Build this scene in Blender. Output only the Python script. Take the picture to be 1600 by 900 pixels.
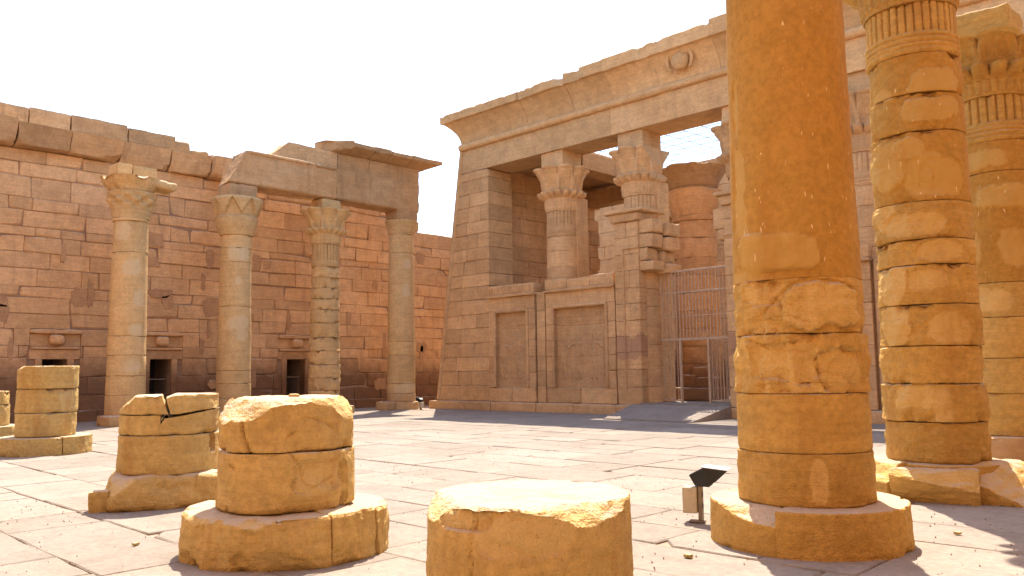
import bpy, math, random
import numpy as np
from mathutils import Matrix, Vector

for o in list(bpy.data.objects):
    bpy.data.objects.remove(o)
scene = bpy.context.scene
COL = scene.collection
R = math.radians

# ------------------------------------------------------------------ camera
# world axes: X along the temple front, Y from the pylon towards the temple, metres
cam_d = bpy.data.cameras.new('camera')
cam = bpy.data.objects.new('camera', cam_d)
COL.objects.link(cam)
cam_d.sensor_width = 36.0
cam_d.lens = 28.68
cam_d.clip_start = 0.1
cam_d.clip_end = 3000
_m = np.array([[0.717, 0.080, 0.693], [0.697, -0.063, -0.714], [-0.014, 0.995, -0.101]])
_v2 = np.array([1245.0, -112.0, -1274.54]); _y = _v2 / np.linalg.norm(_v2)
_v1 = np.array([-1318.0, -147.0, -1274.54]); _x = -_v1 / np.linalg.norm(_v1)
_x = _x - _x.dot(_y) * _y; _x /= np.linalg.norm(_x)
_z = np.cross(_x, _y)
_rot = np.array([_x, _y, _z])
CAM = Vector((0.0, 0.0, 1.65))
cam.matrix_world = Matrix.Translation(CAM) @ Matrix(_rot.tolist()).to_4x4()
scene.camera = cam

def to_px(p):
    q = _rot.T @ (np.array(p, float) - np.array(CAM))
    if q[2] > -0.05:
        return None
    return 800 + 1274.54 * q[0] / -q[2], 450 - 1274.54 * q[1] / -q[2]

# ------------------------------------------------------------------ sky, sun, exposure
SUN_EL, SUN_AZ = 62.0, 38.0          # azimuth measured from +Y towards -X
world = bpy.data.worlds.new('World')
scene.world = world
world.use_nodes = True
wn = world.node_tree
wn.nodes.clear()
sky = wn.nodes.new('ShaderNodeTexSky')
sky.sky_type = 'NISHITA'
sky.sun_disc = False
sky.sun_elevation = R(SUN_EL)
sky.sun_rotation = R(-SUN_AZ)
sky.air_density = 1.0
sky.dust_density = 1.0
sky.ozone_density = 1.0
bg = wn.nodes.new('ShaderNodeBackground')
bg.inputs['Strength'].default_value = 0.102
wo = wn.nodes.new('ShaderNodeOutputWorld')
wn.links.new(sky.outputs[0], bg.inputs[0])
wn.links.new(bg.outputs[0], wo.inputs[0])

sl = bpy.data.lights.new('sun', 'SUN')
sl.energy = 2.3
sl.angle = R(0.5)
sl.color = (1.0, 0.91, 0.78)
sun = bpy.data.objects.new('sun', sl)
COL.objects.link(sun)
_sd = Vector((-math.sin(R(SUN_AZ)) * math.cos(R(SUN_EL)), math.cos(R(SUN_AZ)) * math.cos(R(SUN_EL)), math.sin(R(SUN_EL))))
sun.rotation_euler = _sd.to_track_quat('Z', 'Y').to_euler()
sun.location = (-10, 15, 40)

vs = scene.view_settings
vs.view_transform = 'Standard'
vs.look = 'None'
vs.gamma = 1.0
vs.use_curve_mapping = False
vs.exposure = 2.25
scene.cycles.max_bounces = 6
scene.cycles.diffuse_bounces = 4
scene.cycles.use_adaptive_sampling = True
scene.cycles.adaptive_threshold = 0.025

# ------------------------------------------------------------------ noise
def _hash(ix, iy, iz, seed):
    h = (ix.astype(np.int64) * 374761393 + iy.astype(np.int64) * 668265263 + iz.astype(np.int64) * 1440662683 + seed * 974711) & 0xffffffff
    h = ((h ^ (h >> 13)) * 1274126177) & 0xffffffff
    h = h ^ (h >> 16)
    return (h & 0xffff).astype(np.float64) / 32767.5 - 1.0

def vnoise(p, seed=0):
    i = np.floor(p).astype(np.int64)
    f = p - i
    f = f * f * (3 - 2 * f)
    out = 0
    for dx in (0, 1):
        wx = f[:, 0] if dx else 1 - f[:, 0]
        for dy in (0, 1):
            wy = f[:, 1] if dy else 1 - f[:, 1]
            for dz in (0, 1):
                wz = f[:, 2] if dz else 1 - f[:, 2]
                out = out + wx * wy * wz * _hash(i[:, 0] + dx, i[:, 1] + dy, i[:, 2] + dz, seed)
    return out

def fbm(p, scale=1.0, octaves=4, seed=0, gain=0.5):
    p = np.asarray(p, float) * scale
    a, s, t = 1.0, 0, 0
    for k in range(octaves):
        s = s + a * vnoise(p + 17.3 * k, seed + k)
        t += a
        a *= gain
        p = p * 2.03
    return s / t

def billow(p, scale=1.0, octaves=4, seed=0, gain=0.5):
    # creased noise for broken stone: 0 in the creases, 1 on the faces
    p = np.asarray(p, float) * scale
    a, s, t = 1.0, 0, 0
    for k in range(octaves):
        s = s + a * np.abs(vnoise(p + 11.7 * k, seed + k))
        t += a
        a *= gain
        p = p * 2.1
    return np.clip(s / t * 2.2, 0, 1.4)

def sstep(a, b, x):
    t = np.clip((x - a) / (b - a), 0, 1)
    return t * t * (3 - 2 * t)

# ------------------------------------------------------------------ materials
MATS = {}
ALB = 0.88          # one scale for all stone reflectances
def node(nt, kind, **kw):
    n = nt.nodes.new(kind)
    for k, v in kw.items():
        if k in n.inputs:
            n.inputs[k].default_value = v
        else:
            setattr(n, k, v)
    return n

def mixc(nt, fac, a, b, mode='MIX'):
    m = nt.nodes.new('ShaderNodeMix')
    m.data_type = 'RGBA'
    m.blend_type = mode
    m.clamp_factor = True
    for sock, val in ((m.inputs[0], fac), (m.inputs[6], a), (m.inputs[7], b)):
        if isinstance(val, bpy.types.NodeSocket):
            nt.links.new(val, sock)
        elif isinstance(val, (int, float)):
            sock.default_value = val
        else:
            sock.default_value = (*val, 1.0)
    return m.outputs[2]

def maprange(nt, val, a, b, c=0.0, d=1.0):
    m = nt.nodes.new('ShaderNodeMapRange')
    m.interpolation_type = 'SMOOTHSTEP'
    nt.links.new(val, m.inputs[0])
    for i, v in enumerate((a, b, c, d)):
        m.inputs[i + 1].default_value = v
    return m.outputs[0]

def mathn(nt, op, a, b=0.0):
    m = nt.nodes.new('ShaderNodeMath')
    m.operation = op
    for i, v in enumerate((a, b)):
        if isinstance(v, bpy.types.NodeSocket):
            nt.links.new(v, m.inputs[i])
        else:
            m.inputs[i].default_value = v
    return m.outputs[0]

def noise(nt, vec, scale, detail=5.0, rough=0.55, stretch=None):
    if stretch:
        mp = nt.nodes.new('ShaderNodeMapping')
        mp.inputs['Scale'].default_value = stretch
        nt.links.new(vec, mp.inputs[0])
        vec = mp.outputs[0]
    n = nt.nodes.new('ShaderNodeTexNoise')
    n.inputs['Scale'].default_value = scale
    n.inputs['Detail'].default_value = detail
    n.inputs['Roughness'].default_value = rough
    nt.links.new(vec, n.inputs['Vector'])
    return n.outputs[0]

def stone(name, base, alt, stain, patch, bump=0.35, rand=0.18, bands=(), flecks=0.0, fine=42.0, streak=0.35, rnd_alt=0.35, sunlit_top=(0.61, 0.485, 0.36), sunlit_amt=0.8, mott=1.0, bed=0.35, grain=1.0):
    base, alt, stain, patch, sunlit_top = (tuple(ALB * q for q in c_) for c_ in (base, alt, stain, patch, sunlit_top))
    m = bpy.data.materials.new(name)
    m.use_nodes = True
    nt = m.node_tree
    nt.nodes.clear()
    out = nt.nodes.new('ShaderNodeOutputMaterial')
    bs = nt.nodes.new('ShaderNodeBsdfPrincipled')
    bs.inputs['Roughness'].default_value = 0.93
    bs.inputs['Specular IOR Level'].default_value = 0.12
    geo = nt.nodes.new('ShaderNodeNewGeometry')
    pos = geo.outputs['Position']
    oi = nt.nodes.new('ShaderNodeObjectInfo')
    big = noise(nt, pos, 0.5, 3)
    mid = noise(nt, pos, 2.6, 5, 0.65)
    small = noise(nt, pos, 14.0, 4, 0.65)
    c = mixc(nt, maprange(nt, big, 0.36, 0.66), base, alt)
    # each stone leans its own way
    c = mixc(nt, maprange(nt, oi.outputs['Random'], 0.0, 1.0, 0.0, rnd_alt), c, alt)
    h3 = noise(nt, pos, 1.0, 2, 0.6, stretch=(1.3, 1.3, 15.0))
    v = maprange(nt, h3, 0.3, 0.7, 1 - 0.22 * bed, 1 + 0.10 * bed)
    v2 = mathn(nt, 'MULTIPLY', maprange(nt, mid, 0.25, 0.78, 1 - 0.2 * mott, 1 + 0.06 * mott), maprange(nt, small, 0.25, 0.75, 1 - 0.16 * grain, 1 + 0.07 * grain))
    v = mathn(nt, 'MULTIPLY', v, v2)
    cm = nt.nodes.new('ShaderNodeCombineColor')
    for q_ in range(3):
        nt.links.new(v, cm.inputs[q_])
    c = mixc(nt, 1.0, c, cm.outputs[0], 'MULTIPLY')
    vv = mathn(nt, 'FRACT', mathn(nt, 'MULTIPLY', oi.outputs['Random'], 7.31))
    hsv = nt.nodes.new('ShaderNodeHueSaturation')
    nt.links.new(maprange(nt, vv, 0, 1, 1 - rand, 1 + rand * 0.7), hsv.inputs['Value'])
    nt.links.new(c, hsv.inputs['Color'])
    c = hsv.outputs['Color']
    # bare, freshly broken stone under the weathered skin
    at = nt.nodes.new('ShaderNodeAttribute')
    at.attribute_name = 'patch'
    pf = mathn(nt, 'MULTIPLY', at.outputs['Fac'], maprange(nt, mid, 0.3, 0.6, 0.55, 1.0))
    c = mixc(nt, pf, c, patch)
    # rain streaks and mineral stains
    st = noise(nt, pos, 1.0, 4, 0.62, stretch=(2.6, 2.6, 0.34))
    sf = mathn(nt, 'MULTIPLY', maprange(nt, st, 0.50, 0.74), streak)
    c = mixc(nt, sf, c, stain)
    c = mixc(nt, mathn(nt, 'MULTIPLY', maprange(nt, mid, 0.57, 0.72), streak * 0.6 * mott), c, stain)
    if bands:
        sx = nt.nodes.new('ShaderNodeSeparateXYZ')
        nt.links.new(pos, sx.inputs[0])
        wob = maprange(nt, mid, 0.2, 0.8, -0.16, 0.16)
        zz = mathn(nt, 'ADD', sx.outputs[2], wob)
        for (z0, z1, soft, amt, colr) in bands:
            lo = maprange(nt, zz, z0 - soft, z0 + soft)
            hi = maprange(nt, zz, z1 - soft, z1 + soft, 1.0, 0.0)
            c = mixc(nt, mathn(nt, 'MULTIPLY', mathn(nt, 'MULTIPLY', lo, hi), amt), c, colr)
    pit = maprange(nt, small, 0.66, 0.74)
    c = mixc(nt, mathn(nt, 'MULTIPLY', pit, 0.45), c, tuple(0.45 * s for s in stain))
    if flecks:
        fl = maprange(nt, noise(nt, pos, 15.0, 1, 0.5, stretch=(2.2, 2.2, 0.55)), 0.735, 0.77)
        c = mixc(nt, mathn(nt, 'MULTIPLY', fl, flecks), c, (0.80, 0.60, 0.30))
    if sunlit_amt:
        # sunlit bleaching of upward faces, painted into the colour
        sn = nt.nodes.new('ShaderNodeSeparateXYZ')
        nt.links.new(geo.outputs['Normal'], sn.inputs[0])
        df = mathn(nt, 'MULTIPLY', maprange(nt, mathn(nt, 'ADD', sn.outputs[2], maprange(nt, mid, 0.2, 0.8, -0.2, 0.2)), 0.62, 1.02), sunlit_amt)
        c = mixc(nt, df, c, sunlit_top)
    nt.links.new(c, bs.inputs['Base Color'])
    h1 = noise(nt, pos, 5.5, 5, 0.68)
    h2 = noise(nt, pos, fine, 2, 0.6)
    hh = mathn(nt, 'ADD', mathn(nt, 'ADD', h1, mathn(nt, 'MULTIPLY', h2, 0.25)), mathn(nt, 'MULTIPLY', h3, bed))
    b = nt.nodes.new('ShaderNodeBump')
    b.inputs['Strength'].default_value = bump
    b.inputs['Distance'].default_value = 0.06
    nt.links.new(hh, b.inputs['Height'])
    nt.links.new(b.outputs[0], bs.inputs['Normal'])
    nt.links.new(bs.outputs[0], out.inputs[0])
    MATS[name] = m
    return m

def plain(name, col, rough=0.6, metal=0.0, var=0.15, scale=12.0):
    m = bpy.data.materials.new(name)
    m.use_nodes = True
    nt = m.node_tree
    bs = nt.nodes['Principled BSDF']
    geo = nt.nodes.new('ShaderNodeNewGeometry')
    n = noise(nt, geo.outputs['Position'], scale, 6)
    c = mixc(nt, maprange(nt, n, 0.3, 0.7), tuple(c * (1 - var) for c in col), tuple(min(1, c * (1 + var)) for c in col))
    nt.links.new(c, bs.inputs['Base Color'])
    bs.inputs['Roughness'].default_value = rough
    bs.inputs['Metallic'].default_value = metal
    b = nt.nodes.new('ShaderNodeBump')
    b.inputs['Strength'].default_value = 0.12
    b.inputs['Distance'].default_value = 0.01
    nt.links.new(n, b.inputs['Height'])
    nt.links.new(b.outputs[0], bs.inputs['Normal'])
    MATS[name] = m
    return m

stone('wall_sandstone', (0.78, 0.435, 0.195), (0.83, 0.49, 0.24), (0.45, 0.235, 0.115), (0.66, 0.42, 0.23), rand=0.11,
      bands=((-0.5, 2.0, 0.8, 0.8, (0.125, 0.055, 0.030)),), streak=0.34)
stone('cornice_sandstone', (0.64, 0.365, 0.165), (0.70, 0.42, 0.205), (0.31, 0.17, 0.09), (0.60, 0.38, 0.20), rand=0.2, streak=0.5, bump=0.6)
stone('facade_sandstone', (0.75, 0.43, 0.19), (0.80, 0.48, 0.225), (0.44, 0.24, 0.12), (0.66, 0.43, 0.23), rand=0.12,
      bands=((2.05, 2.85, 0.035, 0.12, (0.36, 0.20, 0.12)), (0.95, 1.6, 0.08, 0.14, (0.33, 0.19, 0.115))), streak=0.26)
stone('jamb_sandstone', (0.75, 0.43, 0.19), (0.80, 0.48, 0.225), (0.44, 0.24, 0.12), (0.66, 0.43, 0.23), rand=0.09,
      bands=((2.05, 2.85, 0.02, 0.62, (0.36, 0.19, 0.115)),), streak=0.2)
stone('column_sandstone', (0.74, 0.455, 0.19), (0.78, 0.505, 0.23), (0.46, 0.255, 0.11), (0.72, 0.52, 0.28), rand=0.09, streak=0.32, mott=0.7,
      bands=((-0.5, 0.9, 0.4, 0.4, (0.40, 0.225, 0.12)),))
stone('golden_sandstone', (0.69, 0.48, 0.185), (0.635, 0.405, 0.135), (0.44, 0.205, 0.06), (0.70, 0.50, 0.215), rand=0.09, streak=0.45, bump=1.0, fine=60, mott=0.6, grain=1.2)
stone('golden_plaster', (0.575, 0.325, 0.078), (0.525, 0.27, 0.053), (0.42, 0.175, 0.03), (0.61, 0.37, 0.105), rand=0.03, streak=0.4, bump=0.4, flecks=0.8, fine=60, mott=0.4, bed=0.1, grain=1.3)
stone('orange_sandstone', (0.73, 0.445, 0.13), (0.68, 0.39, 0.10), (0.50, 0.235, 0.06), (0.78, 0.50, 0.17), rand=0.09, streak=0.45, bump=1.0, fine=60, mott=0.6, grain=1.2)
stone('paving_sandstone', (0.325, 0.265, 0.208), (0.36, 0.30, 0.243), (0.29, 0.215, 0.16), (0.5, 0.4, 0.3), rand=0.10, streak=0.35, bump=0.35, sunlit_amt=0.0, bed=0.0)
stone('joint_earth', (0.42, 0.255, 0.15), (0.47, 0.29, 0.175), (0.19, 0.11, 0.07), (0.3, 0.2, 0.12), rand=0.0, streak=0.3, sunlit_amt=0.0)
stone('sand', (0.40, 0.29, 0.20), (0.46, 0.345, 0.25), (0.29, 0.19, 0.13), (0.5, 0.4, 0.3), rand=0.0, streak=0.3, sunlit_amt=0.0)
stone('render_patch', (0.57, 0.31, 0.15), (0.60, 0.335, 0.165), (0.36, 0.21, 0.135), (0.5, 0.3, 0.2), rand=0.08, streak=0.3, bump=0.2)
plain('brown_steel', (0.46, 0.315, 0.20), 0.55, 0.2)
plain('lamp_black', (0.018, 0.017, 0.018), 0.45, 0.3)
plain('lamp_top', (0.50, 0.52, 0.55), 0.5, 0.0, 0.1)
plain('box_beige', (0.48, 0.40, 0.28), 0.5, 0.0, 0.08)
plain('bracket_steel', (0.26, 0.20, 0.15), 0.5, 0.4)
plain('lamp_glass', (0.10, 0.085, 0.07), 0.12, 0.0, 0.1)
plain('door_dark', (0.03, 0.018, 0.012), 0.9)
plain('net_wire', (0.30, 0.34, 0.40), 0.6, 0.0, 0.05)

# ------------------------------------------------------------------ object helpers
ORG = {}
def thing(name, label, cat, loc, group=None, kind=None):
    o = bpy.data.objects.new(name, None)
    o.empty_display_size = 0.3
    COL.objects.link(o)
    o.location = loc
    ORG[o] = np.array(loc, float)
    tag(o, label, cat, group, kind or 'thing')
    return o

def tag(o, label=None, cat=None, group=None, kind=None):
    if label: o['label'] = label
    if cat: o['category'] = cat
    if group: o['group'] = group
    if kind: o['kind'] = kind
    return o

def mesh(name, V, F, mat, parent=None, smooth=False, sharp=None, patch=None, kind=None):
    V = np.asarray(V, float)
    org = (V.min(0) + V.max(0)) / 2
    org[2] = V[:, 2].min()
    me = bpy.data.meshes.new(name)
    me.from_pydata((V - org).tolist(), [], F)
    if smooth:
        me.polygons.foreach_set('use_smooth', [True] * len(me.polygons))
        if sharp:
            me.set_sharp_from_angle(angle=R(sharp))
    if patch is not None:
        a = me.attributes.new('patch', 'FLOAT', 'POINT')
        a.data.foreach_set('value', np.asarray(patch, np.float32))
    me.materials.append(MATS[mat])
    me.update()
    o = bpy.data.objects.new(name, me)
    COL.objects.link(o)
    ORG[o] = org.copy()
    if parent is not None:
        o.parent = parent
        o.location = org - ORG[parent]
    else:
        o.location = org
    if kind:
        o['kind'] = kind
    return o

def _template():
    nb = np.array([[(i >> 0) & 1, (i >> 1) & 1, (i >> 2) & 1] for i in range(8)])
    faces = []
    for a in range(3):
        b, c = [k for k in range(3) if k != a]
        for s in (0, 1):
            ids = []
            for (bb, cc) in ((0, 0), (1, 0), (1, 1), (0, 1)):
                bits = [0, 0, 0]; bits[a] = s; bits[b] = bb; bits[c] = cc
                i = bits[0] + 2 * bits[1] + 4 * bits[2]
                ids.append(3 * i + a)
            faces.append(ids)
    for a in range(3):
        b, c = [k for k in range(3) if k != a]
        for (bb, cc) in ((0, 0), (1, 0), (1, 1), (0, 1)):
            bits = [0, 0, 0]; bits[b] = bb; bits[c] = cc
            i = bits[0] + 2 * bits[1] + 4 * bits[2]
            bits[a] = 1
            j = bits[0] + 2 * bits[1] + 4 * bits[2]
            faces.append([3 * i + b, 3 * j + b, 3 * j + c, 3 * i + c])
    for i in range(8):
        faces.append([3 * i, 3 * i + 1, 3 * i + 2])
    return nb, faces
_NB, _HF = _template()

def hexa_data(C, bev):
    """chamfered block from eight corners (bit order x, y, z); bev: one width or one per corner"""
    C = np.asarray(C, float)
    bev = np.broadcast_to(np.asarray(bev, float), (8,))
    V = np.zeros((24, 3))
    for i in range(8):
        e = []
        for a in range(3):
            j = i ^ (1 << a)
            d = C[j] - C[i]
            L = np.linalg.norm(d)
            e.append(d / L * min(bev[i], 0.45 * L))
        for a in range(3):
            V[3 * i + a] = C[i] + sum(e[b] for b in range(3) if b != a)
    return V
_u = hexa_data(_NB.astype(float) - 0.5, 0.1)
HF = []
for f in _HF:
    p = _u[f]
    n = np.cross(p[1] - p[0], p[2] - p[0])
    HF.append(list(f) if n.dot(p.mean(0)) > 0 else list(f)[::-1])

def corners(x0, x1, y0, y1, z0, z1):
    return np.array([[(x0, x1)[i & 1], (y0, y1)[(i >> 1) & 1], (z0, z1)[(i >> 2) & 1]] for i in range(8)], float)

rng = random.Random(7)
def block(name, x0, x1, y0, y1, z0, z1, mat, parent, bev=0.02, jit=0.0, chip=0.0, C=None):
    if C is None:
        C = corners(x0, x1, y0, y1, z0, z1)
    C = np.array(C, float)
    if jit:
        C += np.array([[rng.uniform(-jit, jit) for _ in range(3)] for _ in range(8)])
    b = [bev * rng.uniform(0.7, 1.4) + (chip * rng.random() if rng.random() < 0.35 else 0) for _ in range(8)]
    return mesh(name, hexa_data(C, b), HF, mat, parent)

_cube_cache = {}
def cube_grid(n):
    if n in _cube_cache:
        return _cube_cache[n]
    idx, V, F = {}, [], []
    def vid(p):
        k = tuple(int(round(t * n)) for t in p)
        if k not in idx:
            idx[k] = len(V); V.append([t * 2 / n - 1 for t in k])
        return idx[k]
    for a in range(3):
        b, c = (a + 1) % 3, (a + 2) % 3
        for s in (0, 1):
            for i in range(n):
                for j in range(n):
                    q = []
                    for (di, dj) in ((0, 0), (1, 0), (1, 1), (0, 1)):
                        p = [0, 0, 0]; p[a] = s; p[b] = (i + di) / n; p[c] = (j + dj) / n
                        q.append(vid(p))
                    F.append(q if s else q[::-1])
    _cube_cache[n] = (np.array(V, float), F)
    return _cube_cache[n]

def apply_cuts(P, cuts, seed):
    """shave broken faces: each cut is (point, outward normal, roughness); a few tilted planes give it angular facets"""
    mask = np.zeros(len(P))
    for k, (p0, nrm, amp) in enumerate(cuts or ()):
        nrm = np.array(nrm, float); nrm /= np.linalg.norm(nrm)
        r = random.Random(seed * 17 + k)
        planes = [(np.array(p0, float), nrm)]
        if amp > 0.025:
            for j in range(3):
                n2 = nrm + np.array([r.uniform(-0.3, 0.3) for _ in range(3)]); n2 /= np.linalg.norm(n2)
                off = np.array([r.uniform(-0.15, 0.15) for _ in range(3)]); off -= off.dot(nrm) * nrm
                planes.append((np.array(p0, float) + off + nrm * amp * r.uniform(0.3, 0.9), n2))
        for j, (q0, n2) in enumerate(planes):
            d = (P - q0) @ n2 + amp * 0.35 * fbm(P, 3.0, 3, seed + 31 * k + j) + amp * 0.45 * (0.5 - billow(P, 5.0, 4, seed + 5 * k + j))
            dd = np.maximum(0, d)
            P = P - dd[:, None] * n2
            mask = np.maximum(mask, sstep(0.0, 0.02, dd))
    return P, mask

def rock(name, ctr, size, mat, parent, n=10, rnd=0.06, amp=0.03, freq=2.5, seed=0, rotz=0.0, tilt=(0, 0), taper=0.0, cuts=None):
    """a worn stone: rounded box with uneven faces, standing with its base at ctr.z"""
    V, F = cube_grid(n)
    h = np.array(size, float) / 2
    P = V * h
    r = min(rnd, h.min() * 0.95)
    q = np.clip(P, -(h - r), h - r)
    d = P - q
    L = np.linalg.norm(d, axis=1, keepdims=True)
    P = q + np.where(L > 1e-9, d / np.maximum(L, 1e-9) * np.minimum(L, r), 0)
    nrm = V / np.linalg.norm(V, axis=1, keepdims=True)
    P = P + nrm * (amp * (fbm(P + seed * 3.1, freq, 4, seed) + 0.7 * (billow(P + seed * 1.7, freq * 1.5, 4, seed + 3) - 0.5)))[:, None]
    if taper:
        k = 1 - taper * (P[:, 2] / size[2] + 0.5)
        P[:, 0] *= k; P[:, 1] *= k
    if tilt[0] or tilt[1] or rotz:
        M = np.array(Matrix.Rotation(rotz, 3, 'Z') @ Matrix.Rotation(tilt[0], 3, 'X') @ Matrix.Rotation(tilt[1], 3, 'Y'))
        P = P @ M.T
    P = P + np.array([ctr[0], ctr[1], ctr[2] + h[2]])
    P, mask = apply_cuts(P, cuts, seed)
    return mesh(name, P, F, mat, parent, smooth=True, sharp=40, patch=mask)

def facing(cx, cy):
    return math.atan2(-cy, -cx)

def drum(name, cx, cy, z0, z1, r0, r1, mat, parent, nth=96, dz=0.03, seed=0, rough=0.006, edge=0.012, chip=0.03,
         patches=(), cuts=None, span=None, tilt=0.0, rfun=None, wob=0.01, allpatch=0.0, toprough=0.012, chipscale=4.0, edgew=0.05, cracks=()):
    """one stone of a column: a turned profile with worn edges, spalls and broken faces.
    patches: (arc metres right of the side facing the court, height, half width, half height, depth)"""
    th0 = facing(cx, cy)
    if span:
        a = np.linspace(span[0], span[1], nth + 1) + th0
    else:
        a = np.linspace(0, 2 * math.pi, nth, endpoint=False)
    nzs = max(3, int((z1 - z0) / dz))
    e = edge
    prof = [(0, z0, 0, -1), (0.5, z0, 0, -1), (0.9, z0, 0, -1)]
    zs = np.concatenate([[z0 + e * 0.02, z0 + e], np.linspace(z0 + 2.2 * e, z1 - 2.2 * e, nzs), [z1 - e, z1 - e * 0.02]])
    rr, zz, nr, nz = [], [], [], []
    for f_, z_, a_, b_ in prof:
        rr.append(f_); zz.append(z_); nr.append(a_); nz.append(b_)
    for z_ in zs:
        rr.append(1.0); zz.append(z_); nr.append(1); nz.append(0)
    for f_ in (0.97, 0.9, 0.8, 0.68, 0.55, 0.4, 0.25, 0.12, 0.0):
        rr.append(f_); zz.append(z1); nr.append(0); nz.append(1)
    rr, zz, nr, nz = map(np.array, (rr, zz, nr, nz))
    t = (zz - z0) / (z1 - z0)
    A, K = np.meshgrid(a, np.arange(len(rr)), indexing='ij')
    Rb = (r0 + (r1 - r0) * t)[K]
    if rfun is not None:
        Rb = rfun(A - th0, zz[K], Rb)
    # worn arris
    de = np.minimum(zz - z0, z1 - zz)[K]
    side = nr[K] > 0
    bev = np.where(side, e * (1 - np.clip(de / e, 0, 1)) * 0.8, 0)
    rad = rr[K] * Rb - bev
    zc = zz[K].copy()
    P = np.stack([cx + rad * np.cos(A), cy + rad * np.sin(A), zc], -1).reshape(-1, 3)
    NR, NZ = nr[K].reshape(-1), nz[K].reshape(-1)
    AA = A.reshape(-1)
    sidef = NR > 0
    d = rough * (0.6 * fbm(P, 7, 4, seed) + 1.4 * (billow(P, 4.2, 5, seed + 2, 0.55) - 0.6)) + wob * fbm(P, 1.6, 3, seed + 50)
    # chipped edges
    ep = np.exp(-np.minimum(P[:, 2] - z0, z1 - P[:, 2]) / edgew) * np.exp(-np.maximum(0, 1 - rr[K].reshape(-1)) * 6)
    cn = fbm(P, chipscale, 4, seed + 9)
    d = d - chip * ep * np.clip((cn - 0.08) * 4.0, 0, 1.3) * (0.6 + 0.6 * billow(P, 9, 3, seed + 14))
    pm = np.full(len(P), float(allpatch))
    if patches:
        ds = (AA - th0 + math.pi) % (2 * math.pi) - math.pi
        sarc = ds * (r0 + r1) / 2
        for k, (s, z, hw, hh, dep) in enumerate(patches):
            u = np.abs(sarc - s) / hw
            v = np.abs(P[:, 2] - z) / hh
            q = (u ** 3 + v ** 3) ** (1 / 3) - 1 + 0.55 * fbm(P, 3.4, 5, seed + 70 + k, 0.6)
            mk = sstep(0.05, -0.05, q) * sidef
            d = d - mk * (1.35 * dep + abs(dep) * 1.1 * (0.55 - billow(P, 5.0, 4, seed + 90 + k)))
            pm = np.maximum(pm, mk)
    if cracks:
        ds = (AA - th0 + math.pi) % (2 * math.pi) - math.pi
        sarc = ds * (r0 + r1) / 2 + 0.035 * fbm(P, 5, 3, seed + 61)
        zq = P[:, 2] + 0.03 * fbm(P, 5, 3, seed + 62)
        for line, w, dep in cracks:
            dm = np.full(len(P), 9.0)
            for (s0, q0), (s1, q1) in zip(line[:-1], line[1:]):
                bx, bz = s1 - s0, q1 - q0
                h = np.clip(((sarc - s0) * bx + (zq - q0) * bz) / (bx * bx + bz * bz), 0, 1)
                dm = np.minimum(dm, np.hypot(sarc - s0 - bx * h, zq - q0 - bz * h))
            d = d - dep * np.exp(-(dm / w) ** 2) * sidef * (np.abs(ds) < 1.7)
    topf = (NZ > 0)
    dz_ = topf * toprough * fbm(P, 4, 4, seed + 21)
    P[:, 0] += np.cos(AA) * d * sidef
    P[:, 1] += np.sin(AA) * d * sidef
    P[:, 2] += dz_ - chip * ep * topf * np.clip((cn - 0.12) * 3, 0, 1.2)
    if tilt:
        P[:, 2] += tilt * ((P[:, 0] - cx) * math.sin(th0) * -1 + (P[:, 1] - cy) * math.cos(th0)) * (P[:, 2] - z0) / (z1 - z0)
    P, mask = apply_cuts(P, cuts, seed)
    pm = np.maximum(pm, mask)
    n1, n2 = len(a), len(rr)
    F = []
    for i in range(n1 if not span else n1 - 1):
        i2 = (i + 1) % n1
        b0, b1 = i * n2, i2 * n2
        F.extend([b0 + k, b1 + k, b1 + k + 1, b0 + k + 1] for k in range(n2 - 1))
    if span:
        F.append(list(range(n2)))
        F.append(list(range((n1 - 1) * n2, n1 * n2))[::-1])
    return mesh(name, P, F, mat, parent, smooth=True, sharp=38, patch=pm)

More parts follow.
